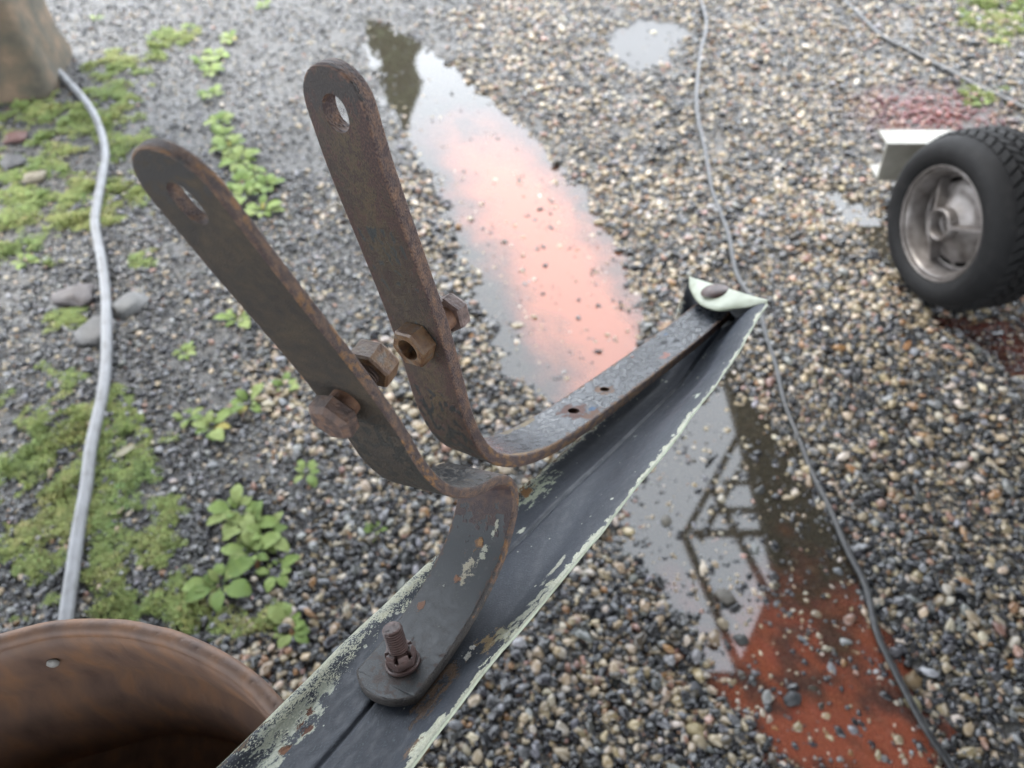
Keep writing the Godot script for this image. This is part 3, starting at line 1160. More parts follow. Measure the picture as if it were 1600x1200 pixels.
	for i in xs.size() - 1:
		var xa := xs[i]
		var xb := xs[i + 1]
		var prev0 := Vector3.ZERO
		var prev1 := Vector3.ZERO
		var path := []
		path.append([0.0, .0001, .0])
		path.append([0.0, .0006, .0008])
		for k in 17:
			path.append([k / 16.0, .0028 + .022 * sin(PI * k / 16.0), .0004 if k == 0 else (-.0004 if k == 16 else 0.0)])
		path.append([1.0, .0006, -.0008])
		path.append([1.0, .0001, .0])
		for k in path.size():
			var e: Array = path[k]
			var p0 := shell_point(end_x.call(xa, e[0]), e[0], e[1]) - Vector3(0, 0, e[2])
			var p1 := shell_point(end_x.call(xb, e[0]), e[0], e[1]) - Vector3(0, 0, e[2])
			if k > 0:
				quad(st, prev0, prev1, p1, p0)
			prev0 = p0
			prev1 = p1
	part("painted_face", done(st), M.pale_paint, o)
	# far end: flange folded over the bracket, and the end skin down to the floor
	var outline := [Vector3(.7613, -.008, .1335), Vector3(.735, -.0095, .1235), Vector3(.709, -.011, .108), Vector3(.695, -.0115, .0985), Vector3(.683, -.012, .088), Vector3(.6745, -.012, .076), Vector3(.6686, -.012, .062), Vector3(.669, -.0115, .052), Vector3(.6735, -.0105, .042), Vector3(.673, -.007, .024), Vector3(.667, .003, .0)]
	st = begin()
	st.set_smooth_group(1)
	var far: PackedVector3Array = []
	for k in outline.size():
		far.append(outline[0].lerp(outline[-1], float(k) / (outline.size() - 1)) + Vector3(.001, .0005, 0))
	for k in outline.size() - 1:
		for v in 6:
			var f0 := v / 6.0
			var f1 := (v + 1) / 6.0
			var lift := func(f: float) -> Vector3: return Vector3(0, .0008 * sin(PI * minf(f * 1.2, 1.0)) - .0006 * smoothstep(.8, 1.0, f), 0)
			var a0: Vector3 = far[k].lerp(outline[k], f0) + lift.call(f0)
			var a1: Vector3 = far[k + 1].lerp(outline[k + 1], f0) + lift.call(f0)
			var b0: Vector3 = far[k].lerp(outline[k], f1) + lift.call(f1)
			var b1: Vector3 = far[k + 1].lerp(outline[k + 1], f1) + lift.call(f1)
			quad(st, a0, a1, b1, b0)
			var dn := Vector3(0, -.0022, 0)
			quad(st, a0 + dn, b0 + dn, b1 + dn, a1 + dn)
			if v == 5:
				quad(st, b0, b1, b1 + dn, b0 + dn)
	var flange := part("end_flange", done(st), M.pale_paint, o)
	st = begin()
	st.set_smooth_group(1)
	for k in far.size() - 1:
		var out := Vector3(.003, -.001, 0)
		quad(st, far[k] + out * .3, far[k + 1] + out * .3, far[k + 1] + Vector3(.006, -.002 - .04 * sin(PI * (k + 1) / (far.size() - 1.0)), 0), far[k] + Vector3(.006, -.002 - .04 * sin(PI * k / (far.size() - 1.0)), 0))
	part("end_skin", done(st), M.pale_paint, flange)
	st = begin()
	st.set_smooth_group(1)
	for k in far.size() - 1:
		var q0 := 1.0 - float(k) / (far.size() - 1)
		var q1 := 1.0 - float(k + 1) / (far.size() - 1)
		var lowa: Vector3 = shell_point(end_x.call(xs[-1], q0), q0, .004)
		var lowb: Vector3 = shell_point(end_x.call(xs[-1], q1), q1, .004)
		quad(st, far[k], far[k + 1], far[k + 1].lerp(lowb, .5) + Vector3(.003, 0, 0), far[k].lerp(lowa, .5) + Vector3(.003, 0, 0))
		quad(st, far[k].lerp(lowa, .5) + Vector3(.003, 0, 0), far[k + 1].lerp(lowb, .5) + Vector3(.003, 0, 0), lowb, lowa)
	part("end_lining", done(st), M.navy, flange)
	# coach bolt through the flange
	st = begin()
	st.set_smooth_group(1)
	var dome := []
	for k in 9:
		var a := PI / 2 * k / 8
		dome.append([.0190 * cos(a) + .0001, .0085 * sin(a)])
	lathe(st, dome, 28)
	part("coach_bolt", done(st), M.brown_steel, flange, Transform3D(Basis(), Vector3(.7085, -.0062, .0770)))

	build_near_bracket(o)
	build_far_bracket(o)

func build_near_bracket(o: Node3D) -> void:
	var b := Bar.new()
	b.t = .0068
	b.z0 = .0259
	var ctrl := []
	for p in [[.0128, .3345], [.0165, .325], [.0388, .2689], [.0649, .2061], [.0800, .165], [.0905, .130], [.106, .1035], [.129, .0865], [.152, .0795], [.1635, .0715], [.1665, .0605], [.160, .047], [.140, .0285], [.113, .0155], [.085, .0078], [.06, .0042], [.026, .0030]]:
		ctrl.append(Vector3(p[0], p[1], 0))
	b.setup(spline(ctrl, .002))
	var L := b.length
	var s := sheet(2048, 512, 140)
	var s_of := func(d: float) -> float: return d / L * 2047.0
	for j in s.h:
		var v := j / 511.0
		for i in s.w:
			var k := j * s.w + i
			var d := L * i / 2047.0
			var a := s.a[k] - 128.0
			var bb := s.b[k] - 128.0
			var c := s.c[k] - 128.0
			# bare rusty iron
			var r := 58.0 + a * .10 + bb * .12 + c * .10
			var g := 48.0 + a * .09 + bb * .09 + c * .08
			var bl := 36.0 + a * .08 + bb * .05 + c * .04
			var ro := 178.0
			var hi := 120.0 + a * .3
			if v > .36 and v < .475 or v > .86:
				# worn edge: pitted mauve brown, paler on the arm, painted along the foot
				r = 92 + a * .30 + bb * .26; g = 70 + a * .26 + bb * .17; bl = 57 + a * .22 + bb * .06
				if a * .8 + bb * .6 < -26:
					r = 62; g = 45; bl = 44; hi -= 45
				if c > 30 and bb > 5:
					r += 20; g += 10; bl -= 8
				if d > .385 + bb * .0005:
					r = 66 + a * .12 + bb * .12; g = 60 + a * .12 + bb * .1; bl = 56 + a * .1 + bb * .06
			elif v < .36:
				if d > .30:
					# rust inside the tight bend, then navy paint on the foot
					r = 66 + a * .1 + bb * .22; g = 46 + a * .1 + bb * .16; bl = 41 + a * .08 + bb * .05
					var q := (d - .347 - (.18 - v) * .05) * 900.0 + bb * .22 + c * .15
					if q > 0:
						r = 28 + a * .1 + c * .08 + bb * .08; g = 35 + a * .1 + c * .06 + bb * .03; bl = 40 + a * .07 + c * .05 + bb * .02
						ro = 132 + bb * .25; hi = 150 + a * .05
						var dirt := smoothstep(.40, .47, d + bb * .0008)
						r += dirt * (16 + a * .14 + bb * .1); g += dirt * (15 + a * .14 + bb * .1); bl += dirt * (14 + a * .12 + bb * .08)
						if v < .012 + bb * .0003 or (v > .345 + bb * .0002 and d < .4):
							r = 70 + a * .1; g = 54; bl = 48
							ro = 180
						if a > 92 and bb > 0:
							r += 40; g += 40; bl += 36
				elif d > .17:
					# dark worn paint under the first bend
					if bb + c * .5 + (d - .19) * 500 > 12:
						r = 46 + a * .06; g = 46 + a * .06; bl = 43 + a * .06
						ro = 130
			else:
				if d > .20 and d < .315:
					if bb + c * .4 > -26:
						r = 36 + a * .06; g = 40 + a * .06; bl = 45 + a * .06
						ro = 100; hi = 165
						if bb * .8 + a * .5 > 34:
							r = 92 + a * .2; g = 84 + a * .2; bl = 74 + a * .2
							ro = 180; hi = 110
			s.put(k, r, g, bl, ro, hi)
	# chips on the foot: [distance, across, half sizes]
	for e in [[.386, .021, .008, .0046, [176, 168, 146]], [.395, .026, .0028, .0022, [134, 88, 56]], [.372, .0145, .0042, .0022, [172, 172, 154]], [.367, .022, .0042, .0032, [112, 78, 44]], [.3655, .0205, .002, .0015, [150, 110, 62]], [.362, .0115, .0028, .0012, [160, 160, 146]], [.357, .0125, .0022, .0013, [168, 168, 152]], [.376, .029, .0014, .001, [126, 86, 58]],
			[.421, .041, .0045, .0024, [138, 96, 70]], [.402, .033, .0012, .0012, [168, 168, 158]], [.43, .018, .001, .001, [150, 150, 144]], [.444, .030, .0012, .0008, [66, 48, 44]], [.45, .036, .0014, .001, [158, 156, 146]], [.35, .011, .004, .0014, [168, 166, 148]]]:
		s.splat(s_of.call(e[0]), .36 * e[1] / .05 * 511.0, e[2] / L * 2047.0, e[3] / .05 * .36 * 511.0, e[4], 180.0, -30.0, 2.0)
	# rust bleeding from under the nut
	s.splat(s_of.call(L - .022), .36 * .5 * 511.0, .014 / L * 2047.0, .36 * .3 * 511.0, [70, 56, 51], 170.0, 0.0, 2.6)
	s.splat(s_of.call(.012), .36 * .5 * 511.0, .014 / L * 2047.0, .36 * .45 * 511.0, [52, 48, 45], 170.0, 0.0, 1.5, 20)
	var br := part("bracket", bar_mesh(b, stations_of(b, .0035), [[.0285, .003, .0080]], .034), s.material(.76), o)
	br.set_meta("label", "near bracket with an S-bend, rusty arm and navy foot")
	# bolt through the arm
	var f := .0
	for k in b.curve.size():
		if b.curve[k].y < .186:
			f = b.cum[k]
			break
	var p := b.at(f, .025, 0)
	var p2 := b.at(f, .025, b.t)
	var n := (p2 - p).normalized()
	part("bolt_collar", plain_rod(.0090, .008), M.orange_rust, br, along(p - n * .007, n))
	part("bolt_head", hexagon(.0142, .012, 0), M.rust, br, along(p - n * .0065, -n, .3))
	part("bolt_thread", thread(.0080, .026, .0019), M.rust, br, along(p2 - n * .001, n))
	part("nut", hexagon(.0146, .0135, .0079), M.ochre_steel, br, along(p2 + n * .0145, n, .5))
	# foot bolt: stud, slotted nut and washer
	var foot := b.at(L - .0275, .0235, 0)
	var up := Vector3(0, 1, 0)
	var wst := begin()
	wst.set_smooth_group(-1)
	lathe(wst, [[.0062, 0], [.0108, 0], [.0112, .0006], [.0112, .002], [.0104, .0028], [.0062, .0028]], 28)
	part("washer", done(wst), M.brown_steel, br, along(foot, up))
	part("stud", thread(.0064, .0305, .0019), M.brown_steel, br, along(foot, up))
	part("nut", castle_nut(), M.brown_steel, br, along(foot + up * .0026, up, .25))

func castle_nut() -> ArrayMesh:
	var st := begin()
	st.set_smooth_group(-1)
	var r := .0102
	var loops := [ring(r * .94, 0, 6), ring(r, .0008, 6), ring(r, .0062, 6), ring(r * .93, .0068, 6)]
	skin(st, loops)
	# six upright teeth with slots between
	for k in 6:
		var a0 := TAU * k / 6 + .16
		var a1 := TAU * (k + 1) / 6 - .16
		var lo := PackedVector3Array()
		var hi := PackedVector3Array()
		for e in [[a0, .93], [(a0 + a1) / 2, .84], [a1, .93], [a1, .64], [(a0 + a1) / 2, .63], [a0, .64]]:
			lo.append(Vector3(cos(e[0]) * r * e[1], .0062, sin(e[0]) * r * e[1]))
			hi.append(Vector3(cos(e[0]) * r * e[1] * .95, .0104, sin(e[0]) * r * e[1] * .97))
		skin(st, [lo, hi])
		fan(st, hi)
	fan(st, ring(r * .93, .0066, 6))
	return done(st)

func build_far_bracket(o: Node3D) -> void:
	var b := Bar.new()
	b.t = .0105
	b.z0 = .104
	var ctrl := []
	for p in [[.1376, .339], [.1393, .329], [.1478, .2790], [.162, .2189], [.1747, .1637], [.1815, .1216], [.1862, .0902], [.1940, .0630], [.2045, .0425], [.2190, .0258], [.2441, .0090], [.2774, -.0045], [.3189, -.0140], [.372, -.0212], [.4464, -.0288], [.5423, -.0368], [.624, -.0425], [.74, -.0470]]:
		ctrl.append(Vector3(p[0], p[1], 0))
	b.setup(spline(ctrl, .002))
	var L := b.length
	var hole1 := 0.0
	var hole2 := 0.0
	for k in b.curve.size():
		if hole1 == 0.0 and b.curve[k].x > .363 and b.curve[k].y < .05:
			hole1 = b.cum[k]
		if hole2 == 0.0 and b.curve[k].x > .424 and b.curve[k].y < .05:
			hole2 = b.cum[k]
	var s := sheet(2048, 512, 180)
	var s_of := func(d: float) -> float: return d / L * 2047.0
	for j in s.h:
		var v := j / 511.0
		for i in s.w:
			var k := j * s.w + i
			var d := L * i / 2047.0
			var a := s.a[k] - 128.0
			var bb := s.b[k] - 128.0
			var c := s.c[k] - 128.0
			var r := 78.0 + a * .14 + bb * .2 + c * .14
			var g := 65.0 + a * .13 + bb * .17 + c * .12
			var bl := 46.0 + a * .11 + bb * .08 + c * .03
			var ro := 172.0
			var hi := 120.0 + a * .3
			if v > .36 and v < .475 or v > .86:
				r = 94 + a * .32 + bb * .26; g = 70 + a * .28 + bb * .17; bl = 57 + a * .24 + bb * .06
				if a * .9 + bb * .5 < -24:
					r = 62; g = 42; bl = 42; hi -= 45
				if d > .30 and bb * .6 + c * .4 > 6:
					r += 20; g += 14; bl -= 4
			elif v < .36:
				# arm: maroon rust at the edges, olive stained middle, a little old blue paint
				var e := absf(v - .18) / .18
				if e * 64 + bb * .7 + c * .3 + a * .3 > 46 or a + bb < -52:
					r = 70 + a * .34; g = 48 + a * .25; bl = 42 + a * .2
				if d > .10 and d < .2 and e < .75 and bb + c * .5 > 22:
					r = 54 + a * .1; g = 58 + a * .1; bl = 58 + a * .1
					ro = 120
				if d > .235 and bb + (d - .27) * 700 > 10:
					r = 44 + a * .06; g = 47 + a * .06; bl = 47 + a * .06
					ro = 120
			else:
				# top of the flat: blue black paint, cracked and lifting
				if d > .26:
					r = 52 + a * .08 + c * .05 + bb * .08; g = 58 + a * .08 + c * .05 + bb * .08; bl = 67 + a * .08 + c * .05 + bb * .08
					ro = 74 + bb * .35 + a * .2; hi = 150 + bb * .25
					var crack := absf(bb + a * .25 + c * .3)
					if d > .50 and crack < 5 + (d - .5) * 34:
						r = 30 + a * .05; g = 30 + a * .05; bl = 34 + a * .05; hi = 70; ro = 160
					elif crack < 2.2:
						r = 34; g = 36; bl = 40; hi = 90
					var e := v - .48
					if e < .012 + bb * .0003 + a * .0001 or e > .349 + bb * .0003 + a * .0001:
						r = 104 + a * .2; g = 80 + a * .15; bl = 62 + a * .1; ro = 180
			s.put(k, r, g, bl, ro, hi)
	for e in [[hole1, .025, .0145, .0130, [102, 70, 60]], [hole2, .025, .0095, .0085, [122, 94, 74]], [.652, .012, .009, .0035, [172, 124, 112]], [.660, .015, .004, .0022, [172, 124, 112]], [.63, .041, .003, .002, [146, 98, 82]], [.43, .046, .016, .003, [140, 126, 100]], [.40, .047, .012, .003, [126, 114, 94]], [hole1 + .004, .008, .014, .006, [112, 80, 62]], [hole1 + .014, .013, .008, .003, [74, 104, 134]], [.36, .003, .03, .002, [132, 108, 80]], [.71, .04, .004, .0022, [86, 110, 138]], [.70, .02, .006, .003, [30, 30, 34]], [.685, .03, .005, .004, [30, 30, 34]]]:
		s.splat(s_of.call(e[0]), (.48 + .36 * e[1] / .05) * 511.0, e[2] / L * 2047.0, e[3] / .05 * .36 * 511.0, e[4], 195.0, -34.0, 1.2)
	s.splat(s_of.call(.012), .36 * .5 * 511.0, .016 / L * 2047.0, .36 * .5 * 511.0, [56, 49, 46], 170.0, 0.0, 1.5, 20)
	var TA := Vector3(.99724631, -.00801674, -.07372609)
	var NA := Vector3(0, .99414006, -.10809968)
	var WA := Vector3(.07416067, .107802, .9914025)
	var m := s.material(.80)
	var br := part("bracket", bar_mesh(b, stations_of(b, .0035), [[.0275, .0014, .0098], [hole1, 0.0, .0058], [hole2, 0.0, .0050]], .008), m, o, Transform3D(Basis(TA, NA, WA).orthonormalized(), Vector3.ZERO))
	br.set_meta("label", "far bracket bent once, rusty upright arm and blue-black flat with two holes")
	var f := .0
	for k in b.curve.size():
		if b.curve[k].y < .155:
			f = b.cum[k]
			break
	var p := b.at(f, .022, 0)
	var p2 := b.at(f, .022, b.t)
	var n := (p2 - p).normalized()
	part("nut", hexagon(.0156, .0145, .0085), M.ochre_steel, br, along(p + n * .0005, -n, .35))
	part("bolt_shank", plain_rod(.0088, .022), M.orange_rust, br, along(p2 - n * .001, n))
	part("bolt_head", hexagon(.0145, .0125, 0), M.mauve_steel, br, along(p2 + n * .019, n, .15))

# ---------------------------------------------------------------- hose and cables lying on the ground
func on_ground(pts: Array, lift: float, wobble := 0.0) -> Array:
	var out := []
	for p in pts:
		out.append(Vector3(p[0] + rng.randfn() * wobble, maxf(ground_height(p[0], p[1]), WATER) + lift, p[1] + rng.randfn() * wobble))
	return out

func build_lines() -> void:
	var st := begin()
	st.set_smooth_group(1)
	var pts := on_ground([[-2.02, -3.22], [-1.97, -3.16], [-1.87, -3.04], [-1.76, -2.91], [-1.65, -2.76], [-1.565, -2.61], [-1.50, -2.47], [-1.46, -2.34], [-1.425, -2.2], [-1.385, -2.06], [-1.335, -1.95], [-1.28, -1.84], [-1.215, -1.69], [-1.16, -1.55], [-1.115, -1.42], [-1.08, -1.3], [-1.058, -1.2], [-1.04, -1.11], [-1.01, -1.0], [-.985, -.89], [-.955, -.78], [-.93, -.69], [-.89, -.55], [-.84, -.4], [-.78, -.2]], .022)
	tube(st, spline(pts, .03), .0145, 16)
	var h := thing("grey_hose", "pale grey hose curving over moss from the pillar to the drum", "hose", Vector3.ZERO)
	part("hose", done(st), M.hose, h)
	st = begin()
	st.set_smooth_group(1)
	pts = on_ground([[.95, -4.1], [.92, -3.66], [.85, -3.36], [.80, -3.13], [.75, -2.93], [.735, -2.75], [.72, -2.5], [.70, -2.26], [.705, -2.1], [.70, -1.97], [.69, -1.78], [.725, -1.63], [.715, -1.5], [.722, -1.4], [.712, -1.27], [.722, -1.15], [.732, -1.05], [.743, -.95], [.748, -.85], [.762, -.75], [.758, -.66], [.763, -.58], [.785, -.46], [.815, -.38], [.85, -.2], [.9, .2]], .014, .003)
	tube(st, spline(pts, .02), .0075, 12)
	var c := thing("black_cable", "black rubber cable running past the red puddle and under the bumper tip", "cable", Vector3.ZERO)
	part("cable", done(st), M.cable, c)
	st = begin()
	st.set_smooth_group(1)
	pts = on_ground([[1.55, -4.6], [1.63, -4.1], [1.65, -3.96], [1.68, -3.7], [1.71, -3.51], [1.78, -3.36], [1.84, -3.25], [1.89, -3.13], [1.94, -3.02], [2.0, -2.93], [2.05, -2.85], [2.2, -2.6]], .014, .004)
	tube(st, spline(pts, .03), .009, 10)
	var d := thing("dark_rope", "thin dark line lying across the gravel behind the wheel", "rope", Vector3.ZERO)
	part("rope", done(st), M.cable, d)

# ---------------------------------------------------------------- gravel
var stone_colors := [
	[Color(.018, .019, .022), 26], [Color(.030, .031, .033), 22], [Color(.055, .055, .054), 16], [Color(.105, .108, .11), 11], [Color(.20, .20, .20), 9],
	[Color(.27, .21, .13), 7], [Color(.34, .275, .185), 7], [Color(.42, .37, .29), 5], [Color(.22, .12, .055), 2], [Color(.27, .16, .12), 2], [Color(.06, .05, .034), 6]]

func pick_color(tan_: float, grey := 1.0) -> Color:
	var total := 0.0
	for k in stone_colors.size():
		total += stone_colors[k][1] * (tan_ if k >= 5 and k <= 9 else (grey if k >= 2 and k <= 4 else 1.0))
	var q := rng.randf() * total
	for k in stone_colors.size():
		q -= stone_colors[k][1] * (tan_ if k >= 5 and k <= 9 else (grey if k >= 2 and k <= 4 else 1.0))
		if q <= 0:
			var c: Color = stone_colors[k][0]
			var f := rng.randf_range(.72, 1.3)
			return Color(c.r * f, c.g * f * rng.randf_range(.95, 1.04), c.b * f * rng.randf_range(.9, 1.08))
	return stone_colors[0][0]

func build_gravel() -> void:
	var g := Node3D.new()
	g.name = "gravel"
	add_child(g)
	g.set_meta("kind", "stuff")
	g.set_meta("label", "wet mixed gravel of dark grey and tan pebbles over the whole yard")
	g.set_meta("category", "gravel")
	var meshes := [stone_mesh(3, 6, 9, .62, 0.0), stone_mesh(8, 6, 9, .5, 0.0), stone_mesh(15, 5, 8, .7, 0.0), stone_mesh(27, 4, 7, .62, 1.0), stone_mesh(36, 4, 6, .5, 1.0)]
	var bufs := []
	for m in meshes:
		bufs.append(PackedFloat32Array())
	var patch := noise(1.0, 3, 91)
	for n in 500000:
		# denser towards the camera, where single pebbles show
		var x := rng.randf_range(-3.1, 3.1)
		var z := rng.randf_range(-4.7, .1)
		if n > 440000:
			x = rng.randf_range(-5.0, 5.0)
			z = rng.randf_range(-7.5, .4)
		elif n > 270000:
			x = rng.randf_range(-1.5, 1.6)
			z = rng.randf_range(-2.4, -.2)
		var dip := ground_dip(x, z)
		var q := patch.get_noise_2d(x * 1.8, z * 1.8)
		var fine := smoothstep(-.25, -.75, x + q * .5 + (z + 1.5) * .10)      # finer grit to the left
		var odd := rng.randf()
		var r := rng.randf_range(.0040, .0076)
		if odd < .42:
			r = rng.randf_range(.0020, .0040)
		elif odd > .91:
			r = rng.randf_range(.0076, .0125)
		r *= lerpf(1.08, .74, fine)
		var bare := patch.get_noise_2d(x * 2.7 + 50, z * 2.7)
		if bare > .3 and rng.randf() < .75:
			r *= .6
		var y := ground_height(x, z) + r * .15
		if dip > .5:
			var out := (.09 if z > -1.2 else .008) + maxf(0.0, patch.get_noise_2d(x * 6, z * 6 + 20) - (.0 if z > -1.2 else .2)) * .4
			if rng.randf() < out * clampf(1.6 - dip, .3, 1):
				y = WATER - r * rng.randf_range(.0, .6)
			elif rng.randf() < .7:
				y = WATER - r * .7 - .001 - rng.randf() * .006
			else:
				continue
		elif r > .0042 and rng.randf() < .45:
			y += r * .8
		var which := rng.randi() % (3 if rng.randf() < .6 - fine * .4 else 5)
		var bs := Basis.from_euler(Vector3(rng.randfn() * .35, rng.randf() * TAU, rng.randfn() * .35)).scaled(Vector3.ONE * r * rng.randf_range(.85, 1.2))
		bs = bs * Basis.from_scale(Vector3(rng.randf_range(.85, 1.5), rng.randf_range(.7, 1.1), 1))
		var far := smoothstep(-1.2, -3.0, z)
		var c := pick_color(lerpf(1.9 + far * .6, .6, fine) * (.7 + .9 * clampf(.4 + q, 0, 1)), lerpf(.8, 2.0, fine))
		var stain := smoothstep(.30, .08, Vector2((x - 1.67) * .8, z + 2.8).length() + q * .1)
		c = c.lerp(Color(.20, .035, .04), stain * .75)
		bufs[which].append_array([bs.x.x, bs.y.x, bs.z.x, x, bs.x.y, bs.y.y, bs.z.y, y, bs.x.z, bs.y.z, bs.z.z, z, c.r, c.g, c.b, 1.0])
	for k in meshes.size():
		var mm := MultiMesh.new()
		mm.transform_format = MultiMesh.TRANSFORM_3D
		mm.use_colors = true
		mm.mesh = meshes[k]
		mm.instance_count = bufs[k].size() / 16
		mm.buffer = bufs[k]
		var o := MultiMeshInstance3D.new()
		o.name = "pebbles"
		o.multimesh = mm
		o.material_override = M.stone
		o.set_meta("kind", "stuff")
		g.add_child(o, true)

# ---------------------------------------------------------------- moss and small grass
func tuft(seed_: int, blades: int, tall: float) -> ArrayMesh:
	var r := RandomNumberGenerator.new()
	r.seed = seed_
	var st := begin()
	st.set_smooth_group(-1)
	for k in blades:
		var a := r.randf() * TAU
		var d := Vector3(cos(a), 0, sin(a))
		var sd := Vector3(-sin(a), 0, cos(a)) * r.randf_range(.10, .2)
		var o := d * r.randf() * .35
		var m := o + d * r.randf_range(.2, .5) + Vector3(0, tall * r.randf_range(.4, .8), 0)
		var e := m + d * r.randf_range(.25, .6) + Vector3(0, tall * r.randf_range(-.1, .4), 0)
		st.set_color(Color.WHITE)
		vert(st, o, Vector2.ZERO); vert(st, m + sd, Vector2.ZERO); vert(st, m - sd, Vector2.ZERO)
		vert(st, m + sd, Vector2.ZERO); vert(st, e, Vector2.ZERO); vert(st, m - sd, Vector2.ZERO)
	return done(st)

func build_moss() -> void:
	var blobs := [[-1.9, -2.8, .2], [-1.65, -2.75, .2], [-1.7, -3.25, .16], [-1.61, -2.11, .24], [-1.42, -2.15, .16], [-1.75, -2.4, .2], [-1.39, -2.3, .10], [-1.3, -1.6, .06], [-1.21, -1.3, .11], [-1.09, -1.15, .15], [-1.16, -1.06, .11], [-1.04, -1.24, .10], [-.96, -1.02, .14], [-1.03, -.89, .15], [-1.12, -.86, .1], [-.87, -.85, .11], [-.88, -.74, .09], [-.68, -.69, .09], [-.61, -.66, .07], [-.76, -.72, .07], [-1.17, -1.9, .06], [-1.68, -2.96, .14], [2.33, -3.66, .2], [-.8, -.91, .08], [-1.45, -2.55, .1], [-1.3, -.75, .15], [-1.2, -.5, .2], [-2.3, -2.3, .3], [1.95, -2.95, .1], [-1.55, -3.5, .12], [2.5, -3.9, .25], [-.5, -.68, .04]]
	var n := noise(1.0, 4, 55)
	var hue := noise(1.0, 3, 56)
	var g := Node3D.new()
	g.name = "moss"
	add_child(g)
	g.set_meta("kind", "stuff")
	g.set_meta("label", "yellow green moss and tiny grass creeping over the gravel beside the hose")
	g.set_meta("category", "moss")
	var meshes := [tuft(1, 9, .5), tuft(2, 9, .7), tuft(3, 7, 1.3)]
	var bufs := [PackedFloat32Array(), PackedFloat32Array(), PackedFloat32Array()]
	for b in blobs:
		var r: float = b[2]
		for k in int(r * r * 100000.0) + 80:
			var a := rng.randf() * TAU
			var d := sqrt(rng.randf()) * r * 1.35
			var x: float = b[0] + cos(a) * d
			var z: float = b[1] + sin(a) * d
			var q := 1.2 - d / r + n.get_noise_2d(x * 7, z * 7) * 1.5
			if q < .45 or ground_dip(x, z) > .3:
				continue
			var size := rng.randf_range(.006, .0135) * clampf(.6 + q * .4, .5, 1.15)
			var which := 2 if hue.get_noise_2d(x * 5, z * 5 + 7) > .3 and rng.randf() < .6 else rng.randi() % 2
			if which == 2:
				size *= 1.25
			var bs := Basis(Vector3.UP, rng.randf() * TAU).scaled(Vector3.ONE * size)
			var y := ground_height(x, z) + clampf(q, 0, 1.2) * .010 * rng.randf() + .002
			var h := hue.get_noise_2d(x * 4, z * 4) * .5 + rng.randfn() * .18
			var c := Color(.155, .175, .045).lerp(Color(.085, .14, .04), clampf(h + .35, 0, 1)).lerp(Color(.22, .18, .085), clampf(-h * 1.2 - .12, 0, .8))
			c = c * rng.randf_range(.8, 1.45)
			bufs[which].append_array([bs.x.x, bs.y.x, bs.z.x, x, bs.x.y, bs.y.y, bs.z.y, y, bs.x.z, bs.y.z, bs.z.z, z, c.r, c.g, c.b, 1.0])
	for k in 3:
		var mm := MultiMesh.new()
		mm.transform_format = MultiMesh.TRANSFORM_3D
		mm.use_colors = true
		mm.mesh = meshes[k]
		mm.instance_count = bufs[k].size() / 16
		mm.buffer = bufs[k]
		var o := MultiMeshInstance3D.new()
		o.name = "moss_tufts"
		o.multimesh = mm
		o.material_override = M.moss
		o.set_meta("kind", "stuff")
		g.add_child(o, true)

# ---------------------------------------------------------------- broad-leaved weeds
func leaf_mesh(seed_: int, c: Color) -> ArrayMesh:
	# a blade of unit length along +x, ovate, folded along its midrib and drooping at the tip, with a stalk
	var r := RandomNumberGenerator.new()
	r.seed = seed_
	var st := begin()
	st.set_smooth_group(1)
	var n := 9
	var wide := r.randf_range(.17, .25)
	var droop := r.randf_range(.1, .3)
	var rows := []
	for i in n + 1:
		var t := float(i) / n
		var x := t
		var hw := wide * pow(sin(PI * clampf((t - .22) / .78, 0, 1) * .94 + .06), .75) if t > .24 else .022
		var y := .28 * sin(t * 1.9) - droop * t * t
		var ripple := .02 * sin(t * 17 + seed_)
		rows.append([Vector3(x, y + hw * .28 + ripple, -hw), Vector3(x, y, 0), Vector3(x, y + hw * .28 - ripple, hw)])
	for i in n:
		for k in 2:
			var shade := r.randf_range(.9, 1.1)
			st.set_color(Color(c.r * shade, c.g * shade, c.b * shade))
			var a: Array = rows[i]
			var b: Array = rows[i + 1]
			quad(st, a[k], b[k], b[k + 1], a[k + 1])
	return done(st)

